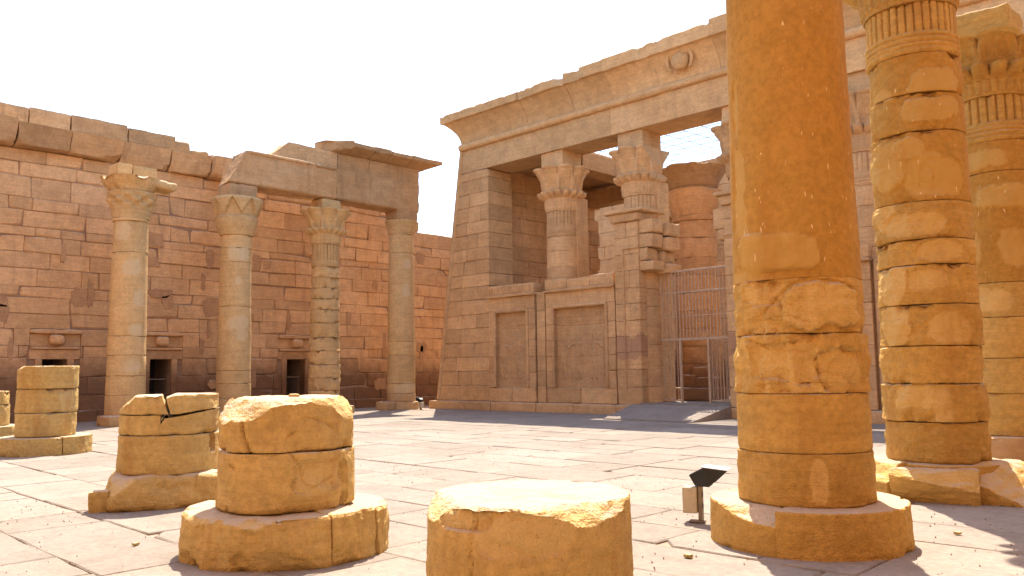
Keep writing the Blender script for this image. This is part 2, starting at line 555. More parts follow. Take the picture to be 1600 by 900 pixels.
def capital(name, cx, cy, z0, z1, r0, mat, parent, flare=1.75, lobes=8, seed=0, style='composite', cuts=None, nth=192, nu=64, rough=0.012):
    th0 = facing(cx, cy) + 0.2
    u = np.linspace(0, 1, nu)
    a = np.linspace(0, 2 * math.pi, nth, endpoint=False)
    A, U = np.meshgrid(a, u, indexing='ij')
    A_ = A - th0
    if style == 'composite':
        split = 0.46
        lo = U < split
        ul = np.clip(U / split, 0, 1)
        uh = np.clip((U - split) / (1 - split), 0, 1)
        nl = lobes * 2
        petal = np.abs(np.cos(nl / 2 * A_))
        # lower tier: a ring of small curled buds over a ribbed collar
        ra = 1.02 + 0.12 * ul + 0.46 * sstep(0.45, 0.90, ul) * (0.02 + 0.98 * petal ** 0.8)
        ra += 0.05 * np.abs(np.sin(nl * A_)) * (ul > 0.08) * (ul < 0.5)
        ra -= 0.12 * np.exp(-((ul - 0.62) / 0.05) ** 2) * petal
        ra -= sstep(0.92, 1.0, ul) * 0.22
        # upper tier: wide open umbels with deep gaps between them
        cb = np.abs(np.cos(lobes / 2 * A_))
        big = cb ** 0.5
        rb = 1.10 + 0.10 * uh + (flare - 1.10) * uh ** 1.6 * (0.08 + 0.92 * big)
        rb += 0.16 * sstep(0.55, 0.2, cb) * sstep(0.75, 0.35, uh)
        rb -= 0.035 * np.abs(np.sin(lobes * 3 * A_)) * (uh > 0.15) * (uh < 0.8) * sstep(0.3, 0.6, cb)
        rb -= 0.07 * np.exp(-((uh - 0.84) / 0.025) ** 2) * big
        rb -= sstep(0.95, 1.0, uh) * 0.08
        r = np.where(lo, ra, rb)
    elif style == 'bell':
        petal = np.abs(np.cos(lobes * A_))
        r = 1.02 + 0.16 * U + (flare - 1.18) * U ** 2.2 * (0.86 + 0.14 * petal if lobes > 6 else 0.55 + 0.45 * petal)
        r -= 0.04 * np.exp(-((U - 0.10) / 0.03) ** 2)
        r -= sstep(0.94, 1.0, U) * 0.06
    elif style == 'cup':            # bulging lower bell under a leafy flare
        leaf = np.abs(((A_ * lobes / math.pi) % 2) - 1)
        bul = 1.05 + 0.30 * np.sin(np.clip(U / 0.55, 0, 1) * 1.6)
        top = 1.22 + (flare - 1.22) * np.clip((U - 0.52) / 0.48, 0, 1) ** 1.1
        top += 0.20 * (leaf > (1 - np.clip((U - 0.55) / 0.4, 0, 1)))
        bul = bul - 0.10 * np.exp(-((U - 0.5) / 0.02) ** 2)
        r = np.where(U < 0.52, bul, top)
        r -= sstep(0.92, 1.0, U) * 0.12
    elif style == 'carved':         # bell carved with buds
        r = 1.04 + 0.08 * U + (flare - 1.12) * U ** 1.5
        bud = np.cos(lobes * 2 * A_) * np.cos((U - 0.66) * 13)
        r += 0.20 * np.clip(bud, -0.7, 0.8) * np.exp(-((U - 0.66) / 0.22) ** 2)
        r -= sstep(0.92, 1.0, U) * 0.05
    rad = r * r0
    z = z0 + (z1 - z0) * U
    P = np.stack([cx + rad * np.cos(A), cy + rad * np.sin(A), z], -1).reshape(-1, 3)
    d = rough * fbm(P, 6, 4, seed) - 0.07 * np.clip(fbm(P, 2.6, 4, seed + 3) - 0.22, 0, 1) * sstep(0.5, 1, U.reshape(-1))
    P[:, 0] += np.cos(A.reshape(-1)) * d
    P[:, 1] += np.sin(A.reshape(-1)) * d
    P, mask = apply_cuts(P, cuts, seed)
    F = []
    for i in range(nth):
        b0, b1 = i * nu, ((i + 1) % nth) * nu
        F.extend([b0 + k, b1 + k, b1 + k + 1, b0 + k + 1] for k in range(nu - 1))
    F.append([i * nu for i in range(nth)][::-1])
    F.append([i * nu + nu - 1 for i in range(nth)])
    return mesh(name, P, F, mat, parent, smooth=True, sharp=32, patch=mask)

def reeds(n=32, amp=0.014, z_lo=None, rings=()):
    def f(a, z, Rb):
        k = -1.7 * amp * np.exp(-(np.cos(a * n / 2) / 0.34) ** 2)
        out = Rb + (k * (z > z_lo) if z_lo is not None else k)
        for zr in rings:
            out = out + 0.024 * np.exp(-((z - zr) / 0.026) ** 4)
        return out
    return f

def sweep(name, path, prof, mat, parent, smooth=True, sharp=40, amp=0.0, seed=0, ribs=None, closed_profile=True, rough_fn=None):
    """profile points (out, z) carried along path points (x, y, nx, ny); the ends are capped"""
    path = np.asarray(path, float); prof = np.asarray(prof, float)
    n1, n2 = len(path), len(prof)
    P = np.zeros((n1, n2, 3))
    P[:, :, 0] = path[:, None, 0] + path[:, None, 2] * prof[None, :, 0]
    P[:, :, 1] = path[:, None, 1] + path[:, None, 3] * prof[None, :, 0]
    P[:, :, 2] = prof[None, :, 1]
    P = P.reshape(-1, 3)
    if rough_fn is not None:
        P = rough_fn(P)
    if amp:
        P = P + amp * np.stack([fbm(P, 2.5, 3, seed) * 0.3, fbm(P, 2.5, 4, seed + 1), fbm(P, 2.5, 4, seed + 2)], -1)
    F = []
    for i in range(n1 - 1):
        for k in range(n2):
            k2 = (k + 1) % n2
            F.append([i * n2 + k, (i + 1) * n2 + k, (i + 1) * n2 + k2, i * n2 + k2])
    F.append(list(range(n2)))
    F.append(list(range((n1 - 1) * n2, n1 * n2))[::-1])
    return mesh(name, P, F, mat, parent, smooth=smooth, sharp=sharp)

def bar(name, p, q, w, mat, parent, bev=0.004, w2=None):
    """square bar from p to q"""
    p, q = np.array(p, float), np.array(q, float)
    d = q - p; d /= np.linalg.norm(d)
    up = np.array([0, 0, 1.0]) if abs(d[2]) < 0.9 else np.array([0, 1.0, 0])
    s = np.cross(d, up); s /= np.linalg.norm(s)
    t = np.cross(s, d)
    w2 = w2 or w
    C = []
    for i in range(8):
        e = q if (i >> 2) & 1 else p
        C.append(e + s * w / 2 * (1 if i & 1 else -1) + t * w2 / 2 * (1 if (i >> 1) & 1 else -1))
    C = np.array(C)
    V = hexa_data(C, bev)
    f = HF
    # keep faces outward whichever way the frame is handed
    m = np.cross(C[1] - C[0], C[2] - C[0]).dot(C[4] - C[0])
    if m < 0:
        f = [x[::-1] for x in HF]
    return mesh(name, V, f, mat, parent)



# ================================================================== GROUND
gs = 600.0
ground = mesh('ground', [(-gs, -gs, -0.03), (gs, -gs, -0.03), (gs, gs, -0.03), (-gs, gs, -0.03)], [[0, 1, 2, 3]], 'sand', kind='structure')
ground['label'] = 'sandy ground under and beyond the paved temple court'

def slab_data(x0, x1, y0, y1, z, seed):
    r = random.Random(seed)
    pts = []
    def side(ax, ay, bx, by, n):
        for k in range(n):
            t = k / n
            w = 0.0 if k == 0 else 1.0
            j = 0.012
            pts.append((ax + (bx - ax) * t + r.uniform(-j, j), ay + (by - ay) * t + r.uniform(-j, j)))
    g = r.uniform(0.004, 0.013)
    a, b, c, d = x0 + g, x1 - g, y0 + g, y1 - g
    if r.random() < 0.16:      # broken corner
        k = r.uniform(0.06, 0.22)
        pts.append((a + k, c)); side(a + k, c, b, c, 4); side(b, c, b, d, 3); side(b, d, a, d, 4); side(a, d, a, c + k, 3)
        pts.append((a, c + k))
        pts = pts[1:]
    else:
        side(a, c, b, c, 4); side(b, c, b, d, 3); side(b, d, a, d, 4); side(a, d, a, c, 3)
    P = np.array(pts)
    ctr = P.mean(0)
    tx, ty = r.uniform(-0.004, 0.004), r.uniform(-0.004, 0.004)
    n = len(P)
    inn = P + (ctr - P) / np.linalg.norm(ctr - P, axis=1, keepdims=True) * r.uniform(0.010, 0.022)
    zt = z + (inn[:, 0] - ctr[0]) * tx + (inn[:, 1] - ctr[1]) * ty
    V = [(*inn[i], zt[i]) for i in range(n)] + [(*P[i], zt[i] - 0.012) for i in range(n)] + [(*P[i], -0.06) for i in range(n)]
    F = [list(range(n))]
    for i in range(n):
        j = (i + 1) % n
        F.append([i + n, j + n, j, i])
        F.append([i + 2 * n, j + 2 * n, j + n, i + n])
    return V, F

floor = thing('courtyard_floor', 'pale worn stone paving of the temple court', None, (-14, 12, 0), kind='structure')
slabs = []
pr = random.Random(3)
yy = -3.0
while yy < 24.2:
    w = pr.uniform(0.75, 1.35)
    y1 = min(yy + w, 24.25)
    if 24.25 - y1 < 0.4: y1 = 24.25
    xx = -33.2 + pr.uniform(-1, 0)
    while xx < 4.5:
        l = pr.uniform(0.8, 2.1)
        slabs.append((xx, xx + l, yy, y1, pr.uniform(-0.012, 0.004)))
        xx += l
    yy = y1
scored = []
for i, s in enumerate(slabs):
    c = ((s[0] + s[1]) / 2, (s[2] + s[3]) / 2, 0)
    px = to_px(c)
    d = math.hypot(c[0], c[1])
    vis = px is not None and -120 < px[0] < 1720 and px[1] < 1050
    scored.append((0 if vis else 1, d, i))
scored.sort()
near = set(i for v, d, i in scored[:300] if v == 0)
SV, SF = [], []
for i, s in enumerate(slabs):
    V, F = slab_data(*s, seed=i)
    if i in near:
        mesh('paving_slab', V, F, 'paving_sandstone', floor)
    else:
        o = len(SV)
        SV.extend(V); SF.extend([[k + o for k in f] for f in F])
mesh('paving', SV, SF, 'paving_sandstone', floor, kind='stuff')

# ================================================================== SIDE WALL (left)
WX = -32.3
wall = thing('enclosure_wall', 'tall coursed sandstone wall with broken cornice behind the left colonnade', 'wall', (WX - 0.6, 15, 0))
DOORS = [(9.22, 10.05), (13.0, 13.85), (18.95, 19.88)]
DZ = 2.28
# core of the wall, pierced by the three doorways
cuts_y = [2.0] + [v for d in DOORS for v in d] + [29.5]
CX1 = WX - 0.06
for k in range(len(cuts_y) - 1):
    a, b = cuts_y[k], cuts_y[k + 1]
    if k % 2 == 0:
        b2 = min(b, 26.3)
        block('wall_core', WX - 1.6, CX1, a, b2, 0, 9.75, 'joint_earth', wall, bev=0.001)
        if b > 26.3:
            block('wall_core', WX - 1.6, CX1, 26.3, b, 0, 8.3, 'joint_earth', wall, bev=0.001)
    else:
        block('wall_core', WX - 1.6, CX1, a, b, DZ + 0.02, 9.75, 'joint_earth', wall, bev=0.001)
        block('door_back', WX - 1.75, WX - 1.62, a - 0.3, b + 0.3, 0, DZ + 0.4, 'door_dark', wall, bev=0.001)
wr = random.Random(11)
courses = []
for lo, hi, n_ in ((0.42, 3.36, 5), (3.36, 9.78, 12)):
    cutz = [lo] + [lo + (hi - lo) * (k + wr.uniform(-0.3, 0.3)) / n_ for k in range(1, n_)] + [hi]
    courses += list(zip(cutz[:-1], cutz[1:]))
for ci, (z0, z1) in enumerate(courses):
    y = 3.0 - wr.uniform(0, 1.2)
    while y < 29.4:
        l = wr.uniform(1.15, 2.35)
        if wr.random() < 0.18: l = wr.uniform(0.6, 0.9)
        ya, yb = y, min(y + l, 29.4)
        y = yb
        if (ya > 26.8 and z0 > 8.15) or (ya > 25.9 and z0 > 8.8): continue
        segs = [(ya, yb)]
        if z0 < DZ:
            for d0, d1 in DOORS:
                ns = []
                for a, b in segs:
                    if b <= d0 - 0.22 or a >= d1 + 0.22: ns.append((a, b)); continue
                    if a < d0 - 0.22: ns.append((a, d0 - 0.22))
                    if b > d1 + 0.22: ns.append((d1 + 0.22, b))
                segs = ns
        for a, b in segs:
            if b - a < 0.12: continue
            # keep clear of the carved door heads
            if 2.2 < z1 and z0 < 3.3 and any(a < d1 + 0.42 and b > d0 - 0.42 for d0, d1 in DOORS):
                hold = [(a, b)]
                for d0, d1 in DOORS:
                    ns = []
                    for p, q in hold:
                        if q <= d0 - 0.42 or p >= d1 + 0.42: ns.append((p, q)); continue
                        if p < d0 - 0.42: ns.append((p, d0 - 0.42))
                        if q > d1 + 0.42: ns.append((d1 + 0.42, q))
                    hold = ns
            else:
                hold = [(a, b)]
            for p, q in hold:
                if q - p < 0.1: continue
                f = WX + (wr.uniform(-0.018, 0.016) if wr.random() < 0.88 else wr.uniform(-0.05, -0.03))
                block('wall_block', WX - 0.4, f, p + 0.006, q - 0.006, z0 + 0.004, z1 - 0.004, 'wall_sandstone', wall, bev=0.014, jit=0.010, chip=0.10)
# low footing course
y = 3.0
while y < 29.4:
    l = wr.uniform(1.6, 2.6)
    segs = [(y, y + l)]
    for d0, d1 in DOORS:
        segs = [s for a, b in segs for s in ([(a, b)] if b <= d0 or a >= d1 else [t for t in ((a, min(b, d0)), (max(a, d1), b)) if t[1] - t[0] > 0.1])]
    for a, b in segs:
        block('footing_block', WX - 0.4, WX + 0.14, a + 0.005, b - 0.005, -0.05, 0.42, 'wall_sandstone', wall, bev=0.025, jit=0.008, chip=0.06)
    y += l
# doorways with winged cornice and boss
for d0, d1 in DOORS:
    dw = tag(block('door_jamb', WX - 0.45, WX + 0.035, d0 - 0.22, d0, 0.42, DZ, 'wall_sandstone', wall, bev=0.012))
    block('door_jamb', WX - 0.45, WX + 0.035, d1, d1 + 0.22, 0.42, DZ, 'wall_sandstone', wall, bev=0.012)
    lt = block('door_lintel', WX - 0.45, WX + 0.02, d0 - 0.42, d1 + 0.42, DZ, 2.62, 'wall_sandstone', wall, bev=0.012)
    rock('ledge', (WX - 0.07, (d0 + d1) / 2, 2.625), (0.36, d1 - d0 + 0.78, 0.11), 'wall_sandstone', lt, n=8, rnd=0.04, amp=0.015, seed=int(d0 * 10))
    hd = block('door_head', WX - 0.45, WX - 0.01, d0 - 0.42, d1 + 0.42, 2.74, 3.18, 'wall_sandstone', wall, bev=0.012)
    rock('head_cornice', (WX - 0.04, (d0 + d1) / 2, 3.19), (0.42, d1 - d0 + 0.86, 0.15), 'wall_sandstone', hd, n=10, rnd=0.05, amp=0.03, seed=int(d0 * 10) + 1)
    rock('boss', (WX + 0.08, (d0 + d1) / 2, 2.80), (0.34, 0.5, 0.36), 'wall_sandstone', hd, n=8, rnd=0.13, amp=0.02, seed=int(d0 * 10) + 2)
    # iron bar across the dark opening
    bar('door_bar', (WX - 0.5, d0, 1.5), (WX - 0.5, d1, 1.5), 0.03, 'brown_steel', wall)
# patches of old render bridging the joints
for k in range(46):
    yc = wr.uniform(7.5, 27); zc = 1.0 + 6.5 * wr.random() ** 1.3
    if any(d0 - 0.8 < yc < d1 + 0.8 for d0, d1 in DOORS) and zc < 3.6: continue
    n = 14
    rx, rz = wr.uniform(0.16, 0.55), wr.uniform(0.16, 0.42)
    if wr.random() < 0.4: rx, rz = wr.uniform(0.08, 0.14), wr.uniform(0.3, 0.7)
    rim = []
    for i in range(n):
        a = 2 * math.pi * i / n; q = wr.uniform(0.72, 1.12)
        sgn = lambda t: math.copysign(abs(t) ** 0.6, t)
        rim.append((yc + rx * q * sgn(math.cos(a)), zc + rz * q * sgn(math.sin(a))))
    V = [(WX + 0.021, yc + (p[0] - yc) * 0.93, zc + (p[1] - zc) * 0.93) for p in rim] + [(WX - 0.03, p[0], p[1]) for p in rim]
    F = [list(range(n))] + [[i + n, (i + 1) % n + n, (i + 1) % n, i] for i in range(n)]
    mesh('render_patch', V, F, 'render_patch', wall)
# projecting cornice blocks with broken undersides
y = 4.2
k = 0
while y < 16.0:
    l = wr.uniform(1.5, 2.3)
    ya, yb = y, y + l
    out = wr.uniform(0.40, 0.78)
    h = 10.60 + wr.uniform(-0.06, 0.08)
    C = corners(WX - 1.2, WX + out, ya + 0.025, yb - 0.025, 9.79, h)
    cut = wr.uniform(0.12, 0.36)
    for i in range(8):
        if (i & 1) and not (i >> 2) & 1:
            C[i][0] -= cut * wr.uniform(0.6, 1.2)
            C[i][2] += wr.uniform(-0.02, 0.05)
    n = 16
    V, F = cube_grid(n)
    T = (V + 1) / 2
    P = np.zeros_like(V)
    for i in range(8):
        w = np.prod([T[:, a] if (i >> a) & 1 else 1 - T[:, a] for a in range(3)], axis=0)
        P += w[:, None] * C[i]
    nr = V / np.linalg.norm(V, axis=1, keepdims=True)
    P += nr * (0.04 * fbm(P, 2.2, 4, 100 + k))[:, None]
    cts = []
    s = wr.choice((-1, 1))
    cts.append(((WX + out - 0.05, ya + 0.3 if s < 0 else yb - 0.3, 9.98), (0.8, 0.5 * s, -0.9), 0.17))
    cts.append(((WX + out - 0.12, (ya + yb) / 2, 9.86), (0.8, 0, -1), 0.10))
    P, mk = apply_cuts(P, cts, k)
    mesh('cornice_block', P, F, 'cornice_sandstone', wall, smooth=True, sharp=32, patch=mk * 0.4)
    y = yb; k += 1
# top course
y = 4.0
while y < 13.4:
    l = wr.uniform(1.2, 2.2)
    rock('top_block', (WX - 0.32, y + l / 2, 10.66), (0.9, l - 0.03, wr.uniform(0.60, 0.70)), 'cornice_sandstone', wall, n=9, rnd=0.05, amp=0.035, seed=int(y * 7), cuts=None)
    y += l
for (yc, zz_, sx, sy, sz, ti) in ((13.9, 10.63, 0.8, 0.95, 0.66, 0.0), (14.75, 10.62, 0.8, 0.8, 0.42, 0.1), (15.75, 10.2, 0.9, 1.15, 0.72, -0.1), (16.75, 10.0, 0.8, 0.85, 0.62, 0.15), (17.5, 9.95, 0.8, 0.7, 0.5, 0.1)):
    rock('loose_top_stone', (WX - 0.3, yc, zz_ - 0.15), (sx, sy, sz), 'cornice_sandstone', wall, n=10, rnd=0.16, amp=0.07, seed=int(yc * 9), tilt=(ti, 0))
rock('cornice_block', (WX - 0.05, 16.2, 9.75), (1.5, 1.5, 0.75), 'cornice_sandstone', wall, n=12, rnd=0.12, amp=0.09, seed=77, tilt=(-0.08, 0.1))
rock('cornice_block', (WX - 0.3, 17.5, 9.75), (1.0, 1.3, 0.3), 'cornice_sandstone', wall, n=12, rnd=0.12, amp=0.09, seed=78)

# ================================================================== THE OTHER SIDES OF THE COURT (behind and right of the viewer)
def coursed_mass(parent, x0, x1, y0, y1, z1, face, seed, skip=None):
    """courses of big blocks on the court side of a wall, one part; face is '-x' or '+y'"""
    r = random.Random(seed)
    V, F = [], []
    z = 0.0
    while z < z1 - 0.05:
        zz_ = min(z + r.uniform(0.6, 0.8), z1)
        a, end = (y0, y1) if face == '-x' else (x0, x1)
        while a < end - 0.05:
            b = min(a + r.uniform(1.4, 2.6), end)
            if not (skip and a < skip[1] and b > skip[0] and z < skip[2]):
                j = r.uniform(-0.015, 0.015)
                C = corners(x0 + j, x0 + 0.3, a + 0.006, b - 0.006, z + 0.005, zz_ - 0.005) if face == '-x' else corners(a + 0.006, b - 0.006, y1 - 0.3, y1 + j, z + 0.005, zz_ - 0.005)
                o = len(V)
                V.extend(hexa_data(C, 0.015).tolist()); F.extend([[i + o for i in f] for f in HF])
            a = b
        z = zz_
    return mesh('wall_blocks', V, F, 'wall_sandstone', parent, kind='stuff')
t = thing('enclosure_wall', 'sandstone enclosure wall closing the court right of the picture', 'wall', (1.8, 11, 0))
block('wall_core', 1.0, 2.6, -4.0, 24.3, -0.05, 9.9, 'joint_earth', t, bev=0.01)
coursed_mass(t, 0.95, 2.6, -4.0, 24.3, 10.0, '-x', 91)
t = thing('pylon_wall', 'tall sunlit pylon wall closing the court behind the viewer', 'wall', (-14, -5, 0))
for xa, xb, za in ((-34.0, -17.0, -0.05), (-13.7, 2.5, -0.05), (-17.0, -13.7, 5.5)):
    block('wall_core', xa, xb, -6.0, -4.05, za, 13.9, 'joint_earth', t, bev=0.01)
coursed_mass(t, -34.0, 2.5, -6.0, -4.0, 14.0, '+y', 92, skip=(-17.0, -13.7, 5.5))

# ================================================================== LEFT COLONNADE
LX = -29.3
def plinth_block(parent, cx, cy, dx, dy, size, seed, mat='column_sandstone', rotz=0.0, rnd=0.05):
    return rock('plinth_block', (cx + dx, cy + dy, -0.03), size, mat, parent, n=9, rnd=rnd, amp=0.03, seed=seed, rotz=rotz)

def shaft(parent, cx, cy, zs, r0, r1, mat, nth=72, dz=0.07, seed=0, zb=None, zt=None, **kw):
    zb = zs[0] if zb is None else zb
    zt = zs[-1] if zt is None else zt
    for k in range(len(zs) - 1):
        a, b = zs[k], zs[k + 1]
        ra = r0 + (r1 - r0) * (a - zb) / (zt - zb)
        rb = r0 + (r1 - r0) * (b - zb) / (zt - zb)
        off = np.array([math.sin(seed * 3.7 + k * 2.1), math.cos(seed * 1.3 + k * 4.7)]) * 0.006
        drum('drum', cx + off[0], cy + off[1], a + 0.004, b - 0.004, ra, rb, mat, parent, nth=nth, dz=dz, seed=seed * 40 + k, **kw)

# first column, smooth render, broken head
cy = 11.0
t = thing('column', 'free standing column with broken flat stone overhanging its carved capital', 'column', (LX, cy, 0), 'columns of the left colonnade')
plinth_block(t, LX, cy, 0.75, -0.55, (0.85, 0.75, 0.36), 5)
drum('base', LX, cy, -0.03, 0.31, 0.86, 0.84, 'column_sandstone', t, nth=64, dz=0.08, seed=301, chip=0.08)
shaft(t, LX, cy, [0.3, 1.0, 1.65, 2.35, 3.0, 5.9, 7.0], 0.645, 0.555, 'column_sandstone', seed=1, rough=0.006, chip=0.03,
      patches=((0.1, 5.4, 0.3, 0.3, 0.015), (0.35, 4.3, 0.2, 0.25, 0.015), (0.3, 3.2, 0.25, 0.22, 0.012), (-0.3, 6.6, 0.25, 0.3, 0.012), (0.2, 2.0, 0.3, 0.2, 0.012)))
drum('neck_ring', LX, cy, 7.0, 7.1, 0.60, 0.60, 'column_sandstone', t, nth=64, dz=0.04, seed=12)
capital('capital', LX, cy, 7.1, 8.03, 0.58, 'column_sandstone', t, flare=1.42, lobes=4, seed=4, style='carved')
drum('broken_capital_top', LX + 0.06, cy - 0.08, 8.04, 8.52, 0.66, 0.98, 'column_sandstone', t, nth=120, dz=0.04, seed=44, chip=0.16, wob=0.12, rough=0.03, chipscale=2.0, edgew=0.12)
rock('broken_capital_top', (LX + 0.35, cy + 0.85, 8.22), (0.9, 0.85, 0.30), 'column_sandstone', t, n=10, rnd=0.13, amp=0.05, seed=45, tilt=(-0.12, 0))
rock('abacus', (LX, cy - 0.42, 8.50), (0.9, 0.5, 0.50), 'column_sandstone', t, n=7, rnd=0.04, amp=0.02, seed=46)
rock('abacus', (LX, cy + 0.26, 8.50), (0.9, 0.84, 0.48), 'column_sandstone', t, n=7, rnd=0.04, amp=0.02, seed=47)

# second column
cy = 14.95
t = thing('column', 'smooth rendered column with leafy cup capital under the broken beam end', 'column', (LX, cy, 0), 'columns of the left colonnade')
plinth_block(t, LX, cy, 0.65, -0.5, (0.9, 0.8, 0.30), 6)
drum('base', LX, cy, -0.03, 0.31, 0.86, 0.84, 'column_sandstone', t, nth=64, dz=0.08, seed=302, chip=0.08)
shaft(t, LX, cy, [0.3, 0.75, 1.3, 1.8, 4.2, 5.9, 6.45, 6.95], 0.645, 0.56, 'column_sandstone', seed=2, rough=0.006, chip=0.035,
      patches=((0.1, 5.2, 0.12, 0.15, 0.015), (0.15, 3.6, 0.4, 0.25, 0.012), (0.3, 3.1, 0.2, 0.2, 0.012), (0.1, 6.2, 0.4, 0.3, 0.012)))
capital('capital', LX, cy, 6.95, 8.4, 0.58, 'column_sandstone', t, flare=1.52, lobes=8, seed=8, style='cup')
rock('abacus', (LX, cy, 8.38), (1.0, 1.15, 0.53), 'cornice_sandstone', t, n=8, rnd=0.05, amp=0.04, seed=48)

# third column, bare drums
cy = 18.95
t = thing('column', 'bare drum column with two tiered flower capital, third from the left', 'column', (LX, cy, 0), 'columns of the left colonnade')
plinth_block(t, LX, cy, 0.65, 0.4, (0.8, 0.8, 0.34), 7)
drum('base', LX, cy, -0.03, 0.31, 0.86, 0.84, 'column_sandstone', t, nth=64, dz=0.08, seed=303, chip=0.08)
shaft(t, LX, cy, [0.3, 0.95, 1.45, 2.0, 2.55, 3.1, 3.7, 4.25, 4.7, 5.15, 5.6, 6.05], 0.645, 0.565, 'column_sandstone', seed=3, rough=0.03, chip=0.12, wob=0.04, edgew=0.10, edge=0.02)
drum('reeded_neck', LX, cy, 6.05, 7.0, 0.56, 0.56, 'column_sandstone', t, nth=128, dz=0.05, seed=13, rfun=reeds(24, 0.03, 6.3, (6.1, 6.17, 6.24)))
capital('capital', LX, cy, 7.0, 8.45, 0.57, 'column_sandstone', t, flare=1.9, lobes=8, seed=15)
rock('abacus', (LX, cy, 8.44), (0.85, 0.9, 0.47), 'column_sandstone', t, n=8, rnd=0.05, amp=0.03, seed=49)

# fourth column
cy = 22.96
t = thing('column', 'smooth column with plain bell capital nearest the temple corner', 'column', (LX, cy, 0), 'columns of the left colonnade')
rock('plinth_block', (LX + 0.1, cy - 0.95, -0.03), (0.8, 0.5, 0.4), 'column_sandstone', t, n=8, rnd=0.06, amp=0.03, seed=8)
drum('base', LX, cy, -0.03, 0.33, 0.80, 0.78, 'column_sandstone', t, nth=64, dz=0.08, seed=304, chip=0.08)
shaft(t, LX, cy, [0.32, 0.7, 1.15, 2.4, 3.0, 7.0, 7.85], 0.645, 0.56, 'column_sandstone', seed=4, rough=0.006, chip=0.03,
      patches=((0.3, 6.5, 0.2, 0.2, 0.012), (0.25, 5.3, 0.2, 0.3, 0.01), (0.2, 0.9, 0.5, 0.3, 0.015)))
capital('capital', LX, cy, 7.85, 8.5, 0.57, 'column_sandstone', t, flare=1.36, lobes=12, seed=16, style='bell')
rock('abacus', (LX, cy, 8.49), (0.95, 1.15, 0.5), 'cornice_sandstone', t, n=8, rnd=0.04, amp=0.02, seed=50)

# beam over the colonnade
ent = thing('colonnade_beam', 'broken stone beam and cornice resting on the left colonnade columns', 'beam', (LX, 19.2, 8.92))
def warp_block(name, C, parent, mat, n=14, amp=0.02, seed=0, cuts=None, freq=2.2):
    V, F = cube_grid(n)
    T = (V + 1) / 2
    P = np.zeros_like(V)
    C = np.asarray(C, float)
    for i in range(8):
        w = np.prod([T[:, a] if (i >> a) & 1 else 1 - T[:, a] for a in range(3)], axis=0)
        P += w[:, None] * C[i]
    nr = V / np.linalg.norm(V, axis=1, keepdims=True)
    P += nr * (amp * (fbm(P, freq, 4, seed) + 0.6 * (billow(P, 2.5 * freq, 4, seed + 4) - 0.5)))[:, None]
    P, mk = apply_cuts(P, cuts, seed)
    return mesh(name, P, F, mat, parent, smooth=True, sharp=32, patch=mk * 0.4)
bx0, bx1 = LX - 0.55, LX + 0.5
C = corners(bx0, bx1, 14.3, 19.12, 8.93, 10.26)
C[4][1] += 0.75; C[5][1] += 0.75; C[0][1] += 0.15
warp_block('architrave', C, ent, 'cornice_sandstone', n=26, amp=0.05, seed=61, cuts=[((LX + 0.44, 17.6, 8.95), (0.7, 0.0, -1), 0.024)])
warp_block('architrave', corners(bx0, bx1 - 0.02, 19.15, 23.62, 8.95, 10.24), ent, 'cornice_sandstone', n=26, amp=0.045, seed=62,
           cuts=[((LX + 0.45, 20.6, 8.97), (0.8, 0.0, -1), 0.024)])
rock('moulding', (bx1 - 0.02, 16.6, 10.16), (0.2, 2.9, 0.13), 'cornice_sandstone', ent, n=12, rnd=0.06, amp=0.03, seed=63)
rock('moulding', (bx1 - 0.02, 18.6, 10.14), (0.18, 1.0, 0.12), 'cornice_sandstone', ent, n=8, rnd=0.06, amp=0.03, seed=64)
C = corners(bx0, bx1 - 0.22, 16.1, 19.3, 10.27, 11.02); C[4][1] += 0.9; C[5][1] += 0.9
warp_block('frieze_block', C, ent, 'cornice_sandstone', amp=0.03, seed=65)
for a, b, s in ((19.32, 20.95, 66), (20.97, 22.5, 67), (22.52, 23.75, 68)):
    warp_block('frieze_block', corners(bx0, bx1 - 0.2, a, b, 10.27, 10.98), ent, 'cornice_sandstone', n=10, amp=0.015, seed=s)
# overhanging cornice stones, last one reaching past the column
edges = [18.7, 19.75, 20.85, 21.75, 22.9, 24.05]
for k in range(len(edges) - 1):
    a, b = edges[k] + 0.018, edges[k + 1] - 0.018
    up = (0.06, -0.02, 0.03, -0.03, 0.0)[k]
    oo = (0.0, 0.02, -0.04, 0.03, 0.02)[k]
    prof = [(-1.05, 10.99), (-0.22, 10.99), (-0.12, 11.02), (0.05, 11.07), (0.24 + oo, 11.15), (0.36 + oo, 11.20), (0.42 + oo, 11.22), (0.43 + oo, 11.27), (0.43 + oo, 11.40 + up), (0.38 + oo, 11.43 + up), (-0.3, 11.45 + up), (-1.05, 11.45 + up)]
    path = [(bx1, a + (b - a) * t_, 1.0, 0.0) for t_ in np.linspace(0, 1, 9)]
    def shape(P, a=a, b=b, k=k):
        if k == 4:
            e = sstep(b - 0.5, b, P[:, 1])
            P[:, 1] += e * np.clip((P[:, 2] - 11.02) * 2.6, 0, 0.62)
        if k == 0:
            P, _ = apply_cuts(P, [((LX + 0.45, a + 0.4, 11.25), (0.7, -0.75, 0.1), 0.12)], 70)
        return P
    sweep('cornice_stone', path, prof, 'cornice_sandstone', ent, amp=0.035, seed=70 + 5 * k, rough_fn=shape, sharp=30)

# ================================================================== TEMPLE FRONT
YF = 24.4                 # front plane
AX = -15.35               # axis of the gate
MF = 'facade_sandstone'
fac = thing('temple_facade', 'sandstone temple front with screen walls, columns and overhanging cavetto cornice', 'temple', (AX, YF + 0.7, 0))
def mir(x): return 2 * AX - x
def lean(z): return -28.45 + 1.75 * z / 11.6
fr = random.Random(23)

